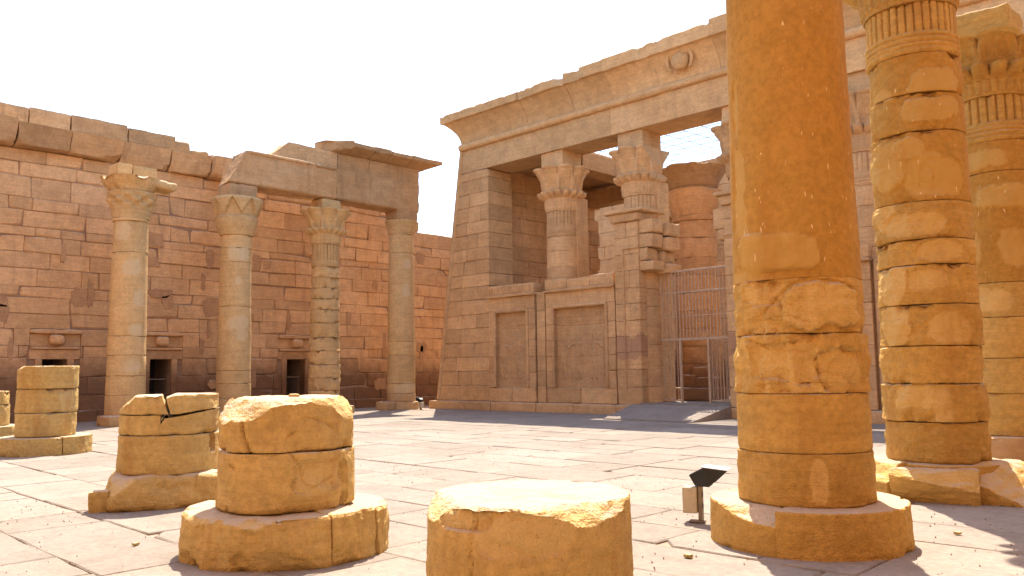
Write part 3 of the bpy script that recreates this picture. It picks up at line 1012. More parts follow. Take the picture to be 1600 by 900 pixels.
# --- the two corner piers, leaning inwards
def pier(side):
    p = block('pier', 0, 0, 0, 0, 0, 0, 'joint_earth', fac, bev=0.001, C=None if False else np.array([
        [(lean(0.3) + 0.06, -25.11)[i & 1] if not (i >> 2) & 1 else (lean(10.45) + 0.06, -25.11)[i & 1], (YF + 0.06, YF + 1.45)[(i >> 1) & 1], (0.3, 10.45)[(i >> 2) & 1]] for i in range(8)]) if side < 0 else np.array([
        [(mir(-25.11), mir(lean(0.3) + 0.06))[i & 1] if not (i >> 2) & 1 else (mir(-25.11), mir(lean(10.45) + 0.06))[i & 1], (YF + 0.06, YF + 1.45)[(i >> 1) & 1], (0.3, 10.45)[(i >> 2) & 1]] for i in range(8)]))
    z = 0.37
    k = 0
    while z < 10.4:
        h = fr.uniform(0.55, 0.68)
        z1 = z + h
        if 10.5 - z1 < 0.4: z1 = 10.5
        xl0, xl1, xr = lean(z), lean(z1), -25.05
        w = xr - xl0
        splits = [0.0] + sorted([fr.uniform(0.3, 0.42), fr.uniform(0.62, 0.75)][: 2 if k % 2 else 1]) + [1.0]
        for q in range(len(splits) - 1):
            a, b = splits[q], splits[q + 1]
            C = []
            yb = YF + 0.55 if q < len(splits) - 2 else YF + 1.5
            yo = fr.uniform(-0.008, 0.008)
            for i in range(8):
                xl = xl1 if (i >> 2) & 1 else xl0
                x = xl + (xr - xl) * (b if i & 1 else a)
                x += -0.005 if i & 1 else 0.005
                if q == 0 and not i & 1: x -= 0.005
                C.append([x, yb if (i >> 1) & 1 else YF + yo, (z1 - 0.005) if (i >> 2) & 1 else z + 0.005])
            C = np.array(C)
            if side > 0:
                C = C[[1, 0, 3, 2, 5, 4, 7, 6]]
                C[:, 0] = mir(C[:, 0])
            block('stone_block', 0, 0, 0, 0, 0, 0, MF, p, bev=0.009, jit=0.003, chip=0.06, C=C)
        z = z1; k += 1
    # roll moulding up the outer corner
    n = 14
    V, F = [], []
    for j, zz_ in enumerate(np.linspace(0.4, 11.6, 24)):
        xc = lean(zz_) - 0.02
        for i in range(n):
            a = 2 * math.pi * i / n
            x = xc + 0.11 * math.cos(a)
            V.append((x if side < 0 else mir(x), YF + 0.02 + 0.11 * math.sin(a), zz_))
    for j in range(23):
        for i in range(n):
            f = [j * n + i, j * n + (i + 1) % n, (j + 1) * n + (i + 1) % n, (j + 1) * n + i]
            F.append(f if side < 0 else f[::-1])
    mesh('corner_roll', V, F, MF, p, smooth=True)
    return p
pier(-1); pier(1)

# --- footing ledge
for (xa, xb) in ((-28.75, -17.1), (-13.65, mir(-28.75))):
    x = xa
    while x < xb - 0.2:
        l = min(fr.uniform(1.6, 2.8), xb - x)
        if xb - x - l < 0.6: l = xb - x
        rock('footing_block', (x + l / 2, YF + 0.16, -0.04), (l - 0.012, 0.95, 0.40), MF, fac, n=8, rnd=0.05, amp=0.02, seed=int(x * 5) + 500)
        x += l

# --- architrave, roll and cavetto cornice
js = [None, -22.25, -18.35, mir(-18.35), mir(-22.25), None]
for k in range(5):
    C = corners(0, 1, YF, YF + 1.5, 10.503, 11.58)
    for i in range(8):
        l = lean(C[i][2]) if js[k] is None else js[k] + 0.006
        r = mir(lean(C[i][2])) if js[k + 1] is None else js[k + 1] - 0.006
        C[i][0] = r if i & 1 else l
    warp_block('architrave', C, fac, MF, n=22, amp=0.012, seed=200 + k, freq=3.0,
               cuts=None)
xs = np.arange(lean(11.6) - 0.05, mir(lean(11.6)) + 0.05, 0.07)
n = 10
V, F = [], []
for j, x in enumerate(xs):
    r = 0.15 * (1 + 0.10 * ((j % 4) < 2)) * (1 + 0.25 * min(0, float(fbm(np.array([[x, 0, 0]]), 0.9, 3, 5)[0])))
    for i in range(n):
        a = 2 * math.pi * i / n
        V.append((x, YF - 0.05 + r * math.sin(a), 11.67 + r * math.cos(a)))
for j in range(len(xs) - 1):
    for i in range(n):
        F.append([j * n + i, (j + 1) * n + i, (j + 1) * n + (i + 1) % n, j * n + (i + 1) % n])
mesh('roll_moulding', V, F, MF, fac, smooth=True)

def cav(u):
    return 0.03 + 0.58 * u ** 2.2
def cornice_piece(xa, xb, top, seed, left=False, right=False, ribs=False, worn=0.02, cuts=None, lipz=12.78):
    nx = max(4, int((xb - xa) / (0.045 if ribs else 0.12)))
    us = np.linspace(0, 0.97, 12)
    prof = [(cav(u), 11.77 + (lipz - 11.77) * u) for u in us] + [(0.63, lipz - 0.03), (0.71, lipz + 0.0), (0.72, top - 0.04), (0.68, top), (0.2, top), (-0.7, top), (-1.45, top), (-1.45, 11.77), (-0.6, 11.77)]
    n2 = len(prof)
    P = []
    for j in range(nx + 1):
        t_ = j / nx
        for (o, z) in prof:
            a = xa - (max(o, 0.0) if left else 0)
            b = xb + (max(o, 0.0) if right else 0)
            P.append((a + (b - a) * t_, YF - o, z))
    P = np.array(P)
    K = np.tile(np.arange(n2), nx + 1)
    curve = (K > 0) & (K < 12)
    if ribs:
        P[:, 1] -= curve * 0.016 * (np.abs(np.cos(P[:, 0] * math.pi / 0.18)) ** 0.5) * np.where(K < 6, 1.0, 0.5)
    P[:, 1] += worn * fbm(P, 2.4, 4, seed)
    P[:, 2] += worn * fbm(P, 2.4, 4, seed + 1) * (K > 10)
    lip = (K >= 12) & (K <= 16)
    bite = np.clip(fbm(P * np.array([1, 0.2, 0.2]), 1.6, 4, seed + 2) - 0.15, 0, 1)
    P[:, 1] += lip * bite * 0.30
    P[:, 2] -= (K >= 14) * (K <= 18) * bite * 0.16
    P, mk = apply_cuts(P, cuts, seed)
    F = []
    for j in range(nx):
        for k in range(n2):
            k2 = (k + 1) % n2
            F.append([j * n2 + k, (j + 1) * n2 + k, (j + 1) * n2 + k2, j * n2 + k2])
    F.append(list(range(n2))); F.append(list(range(nx * n2, (nx + 1) * n2))[::-1])
    F = [f[::-1] for f in F]
    return mesh('cornice_block', P, F, MF, fac, smooth=True, sharp=38, patch=mk * 0.5)
XL = lean(11.6)
cornice_piece(XL, -24.55, 13.16, 301, left=True)
cornice_piece(-24.54, -23.3, 13.14, 302, worn=0.03)
cornice_piece(-23.29, -22.6, 13.12, 303, worn=0.04)
cornice_piece(-22.59, -20.1, 13.14, 304, worn=0.05, cuts=[((-20.25, YF - 0.62, 12.95), (0.5, -0.8, 0.35), 0.06)])
cornice_piece(-20.09, -18.15, 13.25, 305, worn=0.02, lipz=12.8)
cornice_piece(-18.14, -16.1, 13.27, 306, ribs=True, worn=0.02)
cornice_piece(-16.09, -13.6, 13.27, 307, ribs=True, worn=0.025)
cornice_piece(-13.59, -11.2, 13.36, 308, ribs=True)
cornice_piece(-11.19, -8.3, 13.25, 309, ribs=True, worn=0.03)
cornice_piece(-8.29, -6.0, 13.22, 310, worn=0.03)
cornice_piece(-5.99, mir(XL), 13.2, 311, right=True)
# winged disc at the middle
dc = np.array([-14.98, YF - 0.32, 12.42])
V, F = cube_grid(8)
P = V / np.linalg.norm(V, axis=1, keepdims=True) * np.array([0.36, 0.24, 0.36])
P *= (1 + 0.05 * fbm(P + 3, 3, 3, 9))[:, None]
mesh('sun_disc', P + dc, F, MF, fac, smooth=True)
def snake(s):
    pts = [(0.36 * s, 0.0, -0.34), (0.47 * s, -0.05, -0.18), (0.5 * s, -0.07, 0.05), (0.42 * s, -0.11, 0.22), (0.50 * s, -0.17, 0.40)]
    V, F = [], []
    n = 8
    Q = []
    for i in range(len(pts) - 1):
        for t_ in np.linspace(0, 1, 5, endpoint=False):
            Q.append(np.array(pts[i]) * (1 - t_) + np.array(pts[i + 1]) * t_)
    Q.append(np.array(pts[-1]))
    for j, q in enumerate(Q):
        r = 0.075 * (1 - 0.45 * abs(j / len(Q) - 0.55))
        for i in range(n):
            a = 2 * math.pi * i / n
            V.append(dc + q + np.array([r * math.cos(a), r * 0.9 * math.sin(a), 0]))
    for j in range(len(Q) - 1):
        for i in range(n):
            F.append([j * n + i, j * n + (i + 1) % n, (j + 1) * n + (i + 1) % n, (j + 1) * n + i])
    F.append(list(range(n))[::-1]); F.append(list(range((len(Q) - 1) * n, len(Q) * n)))
    mesh('cobra', V, F, MF, fac, smooth=True)
snake(-1); snake(1)

# --- columns of the front, built into the screen walls
FY = YF + 0.72
def front_column(x, seed, broken=None, reeded=True):
    c = drum('front_column', x, FY, 0.37, 1.0, 0.72, 0.72, MF, fac, nth=64, dz=0.1, seed=seed)
    zs = [1.0, 1.75, 2.5, 3.2, 3.9, 4.55, 5.15, 5.75, 6.4, 7.0]
    for k in range(len(zs) - 1):
        drum('drum', x, FY, zs[k] + 0.003, zs[k + 1] - 0.003, 0.72 - 0.008 * k, 0.715 - 0.008 * k, MF, c, nth=64, dz=0.1, seed=seed + k, rough=0.005, chip=0.03)
    drum('reeded_neck', x, FY, 7.0, 8.05, 0.65, 0.64, MF, c, nth=144, dz=0.05, seed=seed + 20, rfun=reeds(26, 0.028, 7.45, (7.08, 7.17, 7.26, 7.35)))
    capital('capital', x, FY, 8.05, 9.82, 0.65, MF, c, flare=1.78, lobes=8, seed=seed + 30, cuts=broken)
    rock('abacus', (x, FY, 9.80), (1.15, 1.2, 0.71), MF, c, n=8, rnd=0.04, amp=0.025, seed=seed + 31)
    # square pillar bonded to the back of the shaft
    block('back_pillar', x + 0.30, x + 0.72, FY + 0.05, FY + 0.78, 0.4, 8.6, MF, c, bev=0.015, jit=0.004)
    return c
front_column(-21.45, 400)
front_column(-17.55, 440, broken=[((-16.75, FY - 0.6, 8.8), (1.0, -0.15, -0.1), 0.06)])
front_column(mir(-17.55), 480)
front_column(mir(-21.45), 520)

# --- screen walls
YS = YF - 0.12
def relief(x0, x1, z0, z1, y, seed, parent, figs=True):
    nx, nz_ = int((x1 - x0) / 0.028), int((z1 - z0) / 0.028)
    X, Z = np.meshgrid(np.linspace(x0, x1, nx + 1), np.linspace(z0, z1, nz_ + 1), indexing='ij')
    H_ = np.zeros_like(X)
    def cap(ax, az, bx, bz, r):
        px, pz = X - ax, Z - az
        bx_, bz_ = bx - ax, bz - az
        h = np.clip((px * bx_ + pz * bz_) / (bx_ ** 2 + bz_ ** 2 + 1e-9), 0, 1)
        d = np.hypot(px - bx_ * h, pz - bz_ * h) - r
        return sstep(0.02, -0.02, d)
    w = x1 - x0
    if figs:
        rg = random.Random(seed)
        fx = x0 + 0.35
        while fx < x1 - 0.25:
            b = z0 + 0.42; s = 1.75 + rg.uniform(-0.05, 0.05)
            sd = rg.choice((-1, 1))
            m = np.zeros_like(X)
            for seg in ((0.10 * sd, 0.0, 0.03, 0.80, 0.055), (-0.14 * sd, 0.0, -0.03, 0.80, 0.055), (0, 0.80, 0, 1.25, 0.105), (-0.19, 1.3, 0.19, 1.3, 0.05), (0.19 * sd, 1.3, 0.42 * sd, 1.12, 0.035),
                        (-0.19 * sd, 1.3, -0.22 * sd, 0.85, 0.035), (0, 1.36, 0.02 * sd, 1.52, 0.085), (0, 1.6, 0, 1.86, 0.06), (0.44 * sd, 0.0, 0.44 * sd, 1.5, 0.014)):
                m = np.maximum(m, cap(fx + seg[0], b + seg[1] * s / 1.75, fx + seg[2], b + seg[3] * s / 1.75, seg[4]))
            H_ += 0.045 * m
            fx += rg.uniform(0.72, 0.85)
        # a band of glyphs over the heads
        for k in range(int(w / 0.16)):
            gx = x0 + 0.14 + k * 0.16; gz = z1 - 0.62
            for q in range(2):
                H_ += 0.035 * np.maximum(cap(gx - 0.03, gz + q * 0.2, gx + rg.uniform(0, 0.05), gz + q * 0.2 + rg.uniform(0.0, 0.11), 0.022), cap(gx, gz + q * 0.2 - 0.03, gx + 0.04, gz + q * 0.2 - 0.03, 0.012))
        for gz in (z1 - 0.28, z1 - 0.78):
            H_ -= 0.014 * sstep(0.018, 0.006, np.abs(Z - gz))
    rg = random.Random(seed + 1)
    zj = z0 + 0.55
    row = 0
    while zj < z1 - 0.2:
        H_ -= 0.016 * sstep(0.016, 0.004, np.abs(Z - zj + 0.006 * np.sin(X * 5 + seed)))
        for kx in np.arange(x0 + (0.5 if row % 2 else 1.1), x1, 1.25):
            H_ -= 0.014 * sstep(0.016, 0.004, np.abs(X - kx)) * (Z < zj) * (Z > zj - 0.62)
        zj += 0.62; row += 1
    P = np.stack([X, np.full_like(X, y), Z], -1).reshape(-1, 3)
    P[:, 1] -= H_.reshape(-1) + 0.010 * fbm(P, 2.2, 4, seed) + 0.006 * fbm(P, 9, 3, seed + 4) - 0.03 * np.clip(fbm(P, 1.3, 4, seed + 6) - 0.3, 0, 1)
    n2 = nz_ + 1
    F = [[i * n2 + k, (i + 1) * n2 + k, (i + 1) * n2 + k + 1, i * n2 + k + 1] for i in range(nx) for k in range(nz_)]
    return mesh('relief_panel', P, F, MF, parent, smooth=True, sharp=60)

def screen(x0, x1, seed, dentils=False):
    s = block('screen_wall', x0, x1, YS + 0.16, YF + 0.75, 0.36, 4.7, MF, fac, bev=0.01)
    # coursed border stones each side of the panel
    pw = 0.42
    z = 0.95; k = 0
    while z < 4.1:
        z1 = min(z + fr.uniform(0.58, 0.68), 4.15)
        if 4.15 - z1 < 0.3: z1 = 4.15
        for (a, b) in ((x0 + 0.004, x0 + pw), (x1 - pw, x1 - 0.004)):
            block('stone_block', a, b, YS + fr.uniform(-0.006, 0.006), YS + 0.3, z + 0.004, z1 - 0.004, MF, s, bev=0.009, jit=0.003, chip=0.04)
        z = z1; k += 1
    for q in range(2):
        a = x0 + (x1 - x0) * q / 2; b = x0 + (x1 - x0) * (q + 1) / 2
        block('stone_block', a + 0.004, b - 0.004, YS, YS + 0.3, 0.37, 0.945, MF, s, bev=0.012, jit=0.004, chip=0.05)
        block('stone_block', a + 0.004, b - 0.004, YS, YS + 0.3, 4.155, 4.70, MF, s, bev=0.010, jit=0.004)
    relief(x0 + pw, x1 - pw, 0.95, 4.15, YS + 0.14, seed, s)
    # round frame
    n = 10
    path = [(x0 + pw - 0.02, 0.96), (x0 + pw - 0.02, 4.12), (x1 - pw + 0.02, 4.12), (x1 - pw + 0.02, 0.96)]
    for (pa, pb) in ((path[0], path[1]), (path[1], path[2]), (path[2], path[3])):
        bar('panel_frame', (pa[0], YS - 0.02, pa[1]), (pb[0], YS - 0.02, pb[1]), 0.12, MF, s, bev=0.035)
    # ledge and cavetto top
    rock('ledge', ((x0 + x1) / 2, YS + 0.04, 4.70), (x1 - x0 + 0.06, 0.34, 0.12), MF, s, n=14, rnd=0.05, amp=0.03, seed=seed + 3)
    q = 3
    for j in range(q):
        a = x0 + (x1 - x0) * j / q; b = x0 + (x1 - x0) * (j + 1) / q
        rock('top_stone', ((a + b) / 2, YF + 0.27, 4.81), (b - a - 0.01, 0.86, fr.uniform(0.36, 0.44)), MF, s, n=8, rnd=0.05, amp=0.02, seed=seed + 9 + j, taper=-0.03)
    if dentils:
        for x in np.arange(x0 + 0.12, x1 - 0.1, 0.13):
            bar('fluting', (x, YS - 0.03, 4.86), (x, YS - 0.05, 5.14), 0.07, MF, s, bev=0.02)
    return s
screen(-25.0, -22.32, 610, dentils=True)
screen(-21.72, -18.27, 640)
screen(mir(-18.27), mir(-21.72), 670)
screen(mir(-22.32), mir(-25.0), 700)

for xa, xb in ((-22.25, -21.80), (mir(-21.80), mir(-22.25))):
    z = 0.37
    while z < 4.75:
        z1 = min(z + fr.uniform(0.58, 0.66), 4.8)
        if 4.8 - z1 < 0.3: z1 = 4.8
        block('pilaster_block', xa + 0.004, xb - 0.004, YF - 0.07, YF + 0.6, z + 0.003, z1 - 0.003, MF, fac, bev=0.008, jit=0.003)
        z = z1
# --- jambs of the gate, with the broken stubs of its lintel
def jamb(side):
    def X(x): return x if side < 0 else mir(x)
    def blk(nm, x0, x1, y0, y1, z0, z1, par, **kw):
        a, b = sorted((X(x0), X(x1)))
        return block(nm, a, b, y0, y1, z0, z1, 'jamb_sandstone', par, **kw)
    j = blk('gate_jamb', -18.10, -17.14, YS - 0.0, YF + 1.9, 0.36, 7.0, fac, bev=0.004)
    z = 0.37; k = 0
    while z < 6.95:
        z1 = z + fr.uniform(0.56, 0.68)
        if 7.02 - z1 < 0.4: z1 = 7.02
        sp = -17.62 + 0.12 * (k % 2)
        blk('stone_block', -18.16, sp, YS - 0.10, YS + 0.4, z + 0.004, z1 - 0.004, j, bev=0.010, jit=0.003, chip=0.03)
        blk('stone_block', sp, -17.08, YS - 0.10, YS + 0.62 + 0.1 * (k % 2), z + 0.004, z1 - 0.004, j, bev=0.010, jit=0.003, chip=0.04)
        blk('stone_block', -17.6, -17.08, YS + 0.63 + 0.1 * (k % 2), YF + 1.9, z + 0.004, z1 - 0.004, j, bev=0.012, jit=0.012, chip=0.08)
        z = z1; k += 1
    # raised border
    a, b = sorted((X(-17.80), X(-17.72)))
    bar('border', ((a + b) / 2, YS - 0.11, 0.8), ((a + b) / 2, YS - 0.11, 6.05), 0.08, 'jamb_sandstone', j, bev=0.02)
    bar('border', (X(-17.80), YS - 0.11, 6.05), (X(-17.08), YS - 0.11, 6.05), 0.08, 'jamb_sandstone', j, bev=0.02)
    # flaring cornice on top
    rock('jamb_cornice', (X(-17.62), YS + 0.42, 7.03), (1.25, 1.25, 0.30), 'jamb_sandstone', j, n=12, rnd=0.05, amp=0.03, seed=800 + side, taper=-0.06)
    rock('jamb_cornice', (X(-17.60), YS + 0.44, 7.33), (1.75 if side < 0 else 1.5, 1.6, 0.16), 'jamb_sandstone', j, n=12, rnd=0.06, amp=0.04, seed=802 + side)
    # lintel stubs stepping out over the opening
    st = ((6.55, 7.05, 0.62), (6.02, 6.54, 0.58), (5.55, 6.01, 0.36), (5.18, 5.54, 0.62)) if side < 0 else ((6.3, 7.0, 0.45), (5.9, 6.29, 0.30), (5.45, 5.89, 0.12))
    for q, (z0, z1, o) in enumerate(st):
        rock('lintel_stub', (X(-17.1 + o / 2 - 0.06), YS + 0.34, z0), (o + 0.1, 0.72, z1 - z0 - 0.01), 'jamb_sandstone', j, n=9, rnd=0.05, amp=0.035, seed=810 + q + side, tilt=(0, 0.03 * (q % 2)))
        if side < 0:
            rock('lintel_stub', (X(-17.1 + (o + 0.12) / 2), YS + 1.12, z0 - 0.06), (o + 0.22, 0.78, z1 - z0 - 0.02), 'jamb_sandstone', j, n=9, rnd=0.07, amp=0.05, seed=830 + q, tilt=(0.03, 0.05))
jamb(-1); jamb(1)

# --- threshold and ramp before the gate
ramp = thing('stone_ramp', 'low sloping stone ramp leading up to the metal gate', 'ramp', (AX, 23.1, 0))
C = corners(-17.45, -13.55, 21.75, 24.08, -0.05, 0.40)
for i in range(8):
    if (i >> 2) & 1 and not (i >> 1) & 1: C[i][2] = 0.03
C[4][0] += 0.5; C[0][0] += 0.5
warp_block('ramp_slab', C, ramp, 'paving_sandstone', n=16, amp=0.02, seed=900)
warp_block('threshold', corners(-17.1, -13.6, 24.05, 25.7, -0.05, 0.445), ramp, 'paving_sandstone', n=14, amp=0.015, seed=901)

# --- metal gate
GY = 25.16
gate = thing('metal_gate', 'tall brown barred metal gate with open doorway in the temple entrance', 'gate', ((-17.1 - 14.28) / 2, GY, 0.45))
gx0, gx1 = -17.02, -13.72
MS = 'brown_steel'
for x in (gx0, gx1): bar('frame_post', (x, GY, 0.44), (x, GY, 5.16), 0.06, MS, gate)
for z, w in ((5.13, 0.07), (4.36, 0.06), (3.50, 0.035), (2.68, 0.09)):
    bar('rail', (gx0 + 0.03, GY, z), (gx1 - 0.03, GY, z), w, MS, gate)
for x in (-16.06, -14.92): bar('door_post', (x, GY - 0.005, 0.44), (x, GY - 0.005, 2.635), 0.085, MS, gate)
n = 24
for k in range(1, n):
    x = gx0 + (gx1 - gx0) * k / n
    bar('gate_bar', (x, GY + 0.006, 2.72), (x, GY + 0.006, 5.10), 0.036, MS, gate)
for k in range(1, 7): bar('gate_bar', (gx0 + k * 0.137, GY, 0.5), (gx0 + k * 0.137, GY, 2.64), 0.026, MS, gate)
for k in range(1, 9): bar('gate_bar', (-14.92 + k * 0.137, GY, 0.5), (-14.92 + k * 0.137, GY, 2.64), 0.026, MS, gate)
for a, b in ((gx0, -16.06), (-14.92, gx1)): bar('rail', (a + 0.03, GY, 0.52), (b - 0.04, GY, 0.52), 0.05, MS, gate)
# the open leaf, swung inwards
leaf = bar('gate_leaf', (-14.97, GY + 0.06, 0.52), (-14.80, GY + 1.1, 0.52), 0.05, MS, gate)
bar('leaf_rail', (-14.97, GY + 0.06, 2.6), (-14.80, GY + 1.1, 2.6), 0.05, MS, leaf)
for k in range(8):
    f = k / 7
    bar('leaf_bar', (-14.97 + 0.17 * f, GY + 0.06 + 1.04 * f, 0.55), (-14.97 + 0.17 * f, GY + 0.06 + 1.04 * f, 2.58), 0.026, MS, leaf)

# ================================================================== HALL BEHIND THE FRONT
hf = block('hall_floor', -26.0, -4.6, 25.72, 40.0, -0.05, 0.43, 'paving_sandstone', None, bev=0.005)
tag(hf, 'raised stone floor of the columned hall behind the gate', kind='structure')
hall = thing('hall_wall', 'coursed sandstone walls of the open hall seen behind the temple front', 'wall', (AX, 38, 0))
MW = 'wall_sandstone'
block('wall_core', -26.9, -25.66, 25.95, 32.6, 0.3, 10.7, 'joint_earth', hall, bev=0.001)
hr = random.Random(41)
z = 0.43
while z < 10.7:
    z1 = z + hr.uniform(0.55, 0.7)
    if 10.77 - z1 < 0.4: z1 = 10.77
    y = 25.95
    end = 33.0 + hr.uniform(-0.25, 0.25) - 0.35 * max(0, math.sin(z * 0.9))
    while y < end - 0.1:
        l = hr.uniform(1.0, 1.9)
        yb = min(y + l, end)
        if end - yb < 0.4: yb = end
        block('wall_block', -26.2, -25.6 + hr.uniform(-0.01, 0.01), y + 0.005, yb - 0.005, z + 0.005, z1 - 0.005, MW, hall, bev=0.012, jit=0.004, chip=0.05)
        y = yb
    z = z1
# rear wall with the next doorway hidden by the columns
block('wall_core', -34.0, -3.0, 37.06, 38.5, 0.3, 11.6, 'joint_earth', hall, bev=0.001)
z = 0.43
while z < 12.3:
    z1 = z + hr.uniform(0.62, 0.8)
    x = -32.6 + hr.uniform(-1, 0)
    while x < -3.2:
        l = hr.uniform(1.8, 3.0)
        xb = min(x + l, -3.2)
        if z1 < 11.7 or (z1 < 12.7 and -25.5 < x and hr.random() < 0.86):
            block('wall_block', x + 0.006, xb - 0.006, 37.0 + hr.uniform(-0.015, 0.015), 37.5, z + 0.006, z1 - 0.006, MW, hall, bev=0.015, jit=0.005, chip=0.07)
        x = xb
    z = z1
# roof beams left over the side aisle
block('roof_beam', -21.95, -21.0, 25.95, 33.2, 10.0, 10.75, 'cornice_sandstone', hall, bev=0.02, jit=0.01)
block('roof_slab', -26.9, -21.9, 25.95, 33.4, 10.78, 11.2, 'cornice_sandstone', hall, bev=0.02, jit=0.01)
block('roof_beam', -25.58, -21.98, 31.6, 32.4, 9.78, 10.5, 'cornice_sandstone', hall, bev=0.02, jit=0.01)

def hall_column(x, y, label, seed, cap_z=7.5, top=9.7):
    c = thing('column', label, 'column', (x, y, 0.43), 'columns inside the hall')
    zs = [z for z in (0.43, 1.1, 1.8, 2.5, 3.2, 3.9, 4.6, 5.3, 6.0, 6.8) if z < cap_z - 0.3] + [cap_z]
    for k in range(len(zs) - 1):
        drum('drum', x, y, zs[k] + 0.004, zs[k + 1] - 0.004, 0.92 - 0.01 * k, 0.915 - 0.01 * k, 'wall_sandstone', c, nth=56, dz=0.12, seed=seed + k, rough=0.015, chip=0.06, wob=0.03)
    drum('neck_ring', x, y, cap_z, cap_z + 0.2, 0.90, 0.90, 'wall_sandstone', c, nth=56, dz=0.06, seed=seed + 15, chip=0.08)
    drum('capital_drum', x, y, cap_z + 0.2, cap_z + 1.25, 0.86, 1.12, 'wall_sandstone', c, nth=64, dz=0.1, seed=seed + 16, chip=0.10, wob=0.04)
    capital('capital', x, y, cap_z + 1.25, top, 0.93, 'cornice_sandstone', c, flare=1.6, lobes=4, seed=seed + 17, style='bell', cuts=[((x + 0.95, y - 1.0, top - 0.1), (0.7, -0.6, 0.5), 0.12)], nth=128, nu=32)
    return c
hall_column(-17.4, 28.6, 'massive weathered column with battered capital standing behind the gate', 1000)
hall_column(mir(-17.4), 28.6, 'weathered column inside the hall on the right of the gate', 1040)
hall_column(-21.6, 33.0, 'weathered column standing deeper in the hall behind the second screen wall', 1080, 6.5, 8.6)
hall_column(mir(-21.6), 33.0, 'weathered column deep in the hall towards the right', 1120, 6.5, 8.6)
# battered capitals lying on a ledge between the columns
bl = thing('broken_column', 'stub of broken column with cracked capital pieces beside the gate lintel', 'column', (-21.25, 31.6, 0.43))
drum('drum', -21.25, 31.6, 0.43, 7.3, 0.62, 0.58, 'wall_sandstone', bl, nth=48, dz=0.3, seed=1200)
for q, (dx, z0, sx, sz, ti) in enumerate(((0.0, 7.3, 1.2, 0.75, 0.1), (-0.15, 8.0, 1.0, 0.6, -0.12), (0.3, 8.6, 1.3, 0.42, 0.15), (-0.1, 9.1, 1.1, 0.55, 0.05))):
    rock('capital_piece', (-21.25 + dx, 31.6, z0 - 0.05), (sx, 1.0, sz), 'cornice_sandstone', bl, n=9, rnd=0.13, amp=0.07, seed=1210 + q, tilt=(0, ti))
bl2 = thing('rubble_pile', 'pile of fallen stone blocks seen through the open gate doorway', 'rubble', (-17.0, 27.5, 0.43))
for q, (x, y, z0, sx, sy, sz) in enumerate(((-16.5, 27.0, 0.42, 2.2, 0.7, 0.5), (-16.2, 27.25, 0.9, 0.9, 0.6, 0.4), (-17.0, 27.3, 0.9, 0.7, 0.6, 0.5), (-16.45, 27.35, 1.28, 0.8, 0.5, 0.4))):
    rock('stone', (x, y, z0), (sx, sy, sz), 'wall_sandstone', bl2, n=8, rnd=0.07, amp=0.05, seed=1300 + q)

# bird netting stretched over the open hall
net = thing('roof_netting', 'fine bird netting stretched over the roofless hall', 'netting', (AX, 31.5, 12.0))
zn = 12.6
for k, x in enumerate(np.arange(-25.5, -5.0, 1.0)):
    bar('net_wire', (x, 26.0, zn), (x, 39.0, zn + 0.6), 0.028, 'net_wire', net, bev=0.002)
for k, y in enumerate(np.arange(26.2, 39.0, 1.0)):
    z_ = zn + 0.6 * (y - 26) / 13
    bar('net_wire', (-25.8, y, z_), (-4.8, y, z_), 0.028, 'net_wire', net, bev=0.002)
V, F = [], []
for x in np.arange(-25.5, -5.0, 0.25):
    V2 = hexa_data(corners(x - 0.008, x + 0.008, 26.0, 39.0, 0, 0.012), 0.001)
    V2[:, 2] += zn + 0.6 * (V2[:, 1] - 26) / 13
    o = len(V); V.extend(V2.tolist()); F.extend([[i + o for i in f] for f in HF])
for y in np.arange(26.2, 39.0, 0.25):
    V2 = hexa_data(corners(-25.8, -4.8, y - 0.008, y + 0.008, 0, 0.012), 0.001)
    V2[:, 2] += zn + 0.6 * (y - 26) / 13
    o = len(V); V.extend(V2.tolist()); F.extend([[i + o for i in f] for f in HF])
mesh('net_mesh', V, F, 'net_wire', net, kind='stuff')

def rel(cx, cy, s, r, z):
    a = facing(cx, cy) + s
    return (cx + r * math.cos(a), cy + r * math.sin(a), z)
def reld(cx, cy, s, up):
    a = facing(cx, cy) + s
    return (math.cos(a), math.sin(a), up)
# ================================================================== NEAR COLUMNS (right)
MG = 'orange_sandstone'
# nearest column
ex, ey = -3.58, 7.73
t = thing('column', 'huge orange plastered column on round plinth, nearest of the right row', 'column', (ex, ey, 0), 'columns of the right row')
drum('plinth', ex, ey, -0.03, 0.39, 0.915, 0.905, MG, t, nth=150, dz=0.02, seed=1500, chip=0.035, rough=0.008, wob=0.015, span=(-0.30, 2.55), cuts=None)
drum('plinth', ex, ey, -0.03, 0.385, 0.905, 0.90, MG, t, nth=150, dz=0.02, seed=1501, chip=0.06, rough=0.008, wob=0.015, span=(-2.6, -0.305),
     cuts=[((ex + 0.9 * math.cos(facing(ex, ey) - 0.62), ey + 0.9 * math.sin(facing(ex, ey) - 0.62), 0.30), (math.cos(facing(ex, ey) - 0.6), math.sin(facing(ex, ey) - 0.6), 1.3), 0.06)])
drum('plinth', ex, ey, -0.03, 0.38, 0.90, 0.90, MG, t, nth=60, dz=0.03, seed=1502, chip=0.05, span=(2.56, 3.67))
def er(z): return 0.625 - (z - 0.4) * 0.0128
zs = [0.39, 0.86, 1.40]
drum('drum', ex, ey, 0.39, 0.862, er(.39), er(.86), MG, t, nth=240, dz=0.016, seed=1510, rough=0.007, wob=0.012, chip=0.02, edge=0.012, patches=((0.12, 0.62, 0.07, 0.18, 0.005),), cracks=(([(-0.5, 0.70), (-0.3, 0.66)], 0.010, 0.008),))
drum('drum', ex - 0.004, ey, 0.868, 1.40, er(.87), er(1.4), MG, t, nth=240, dz=0.016, seed=1511, rough=0.006, wob=0.010, chip=0.02, edge=0.010)
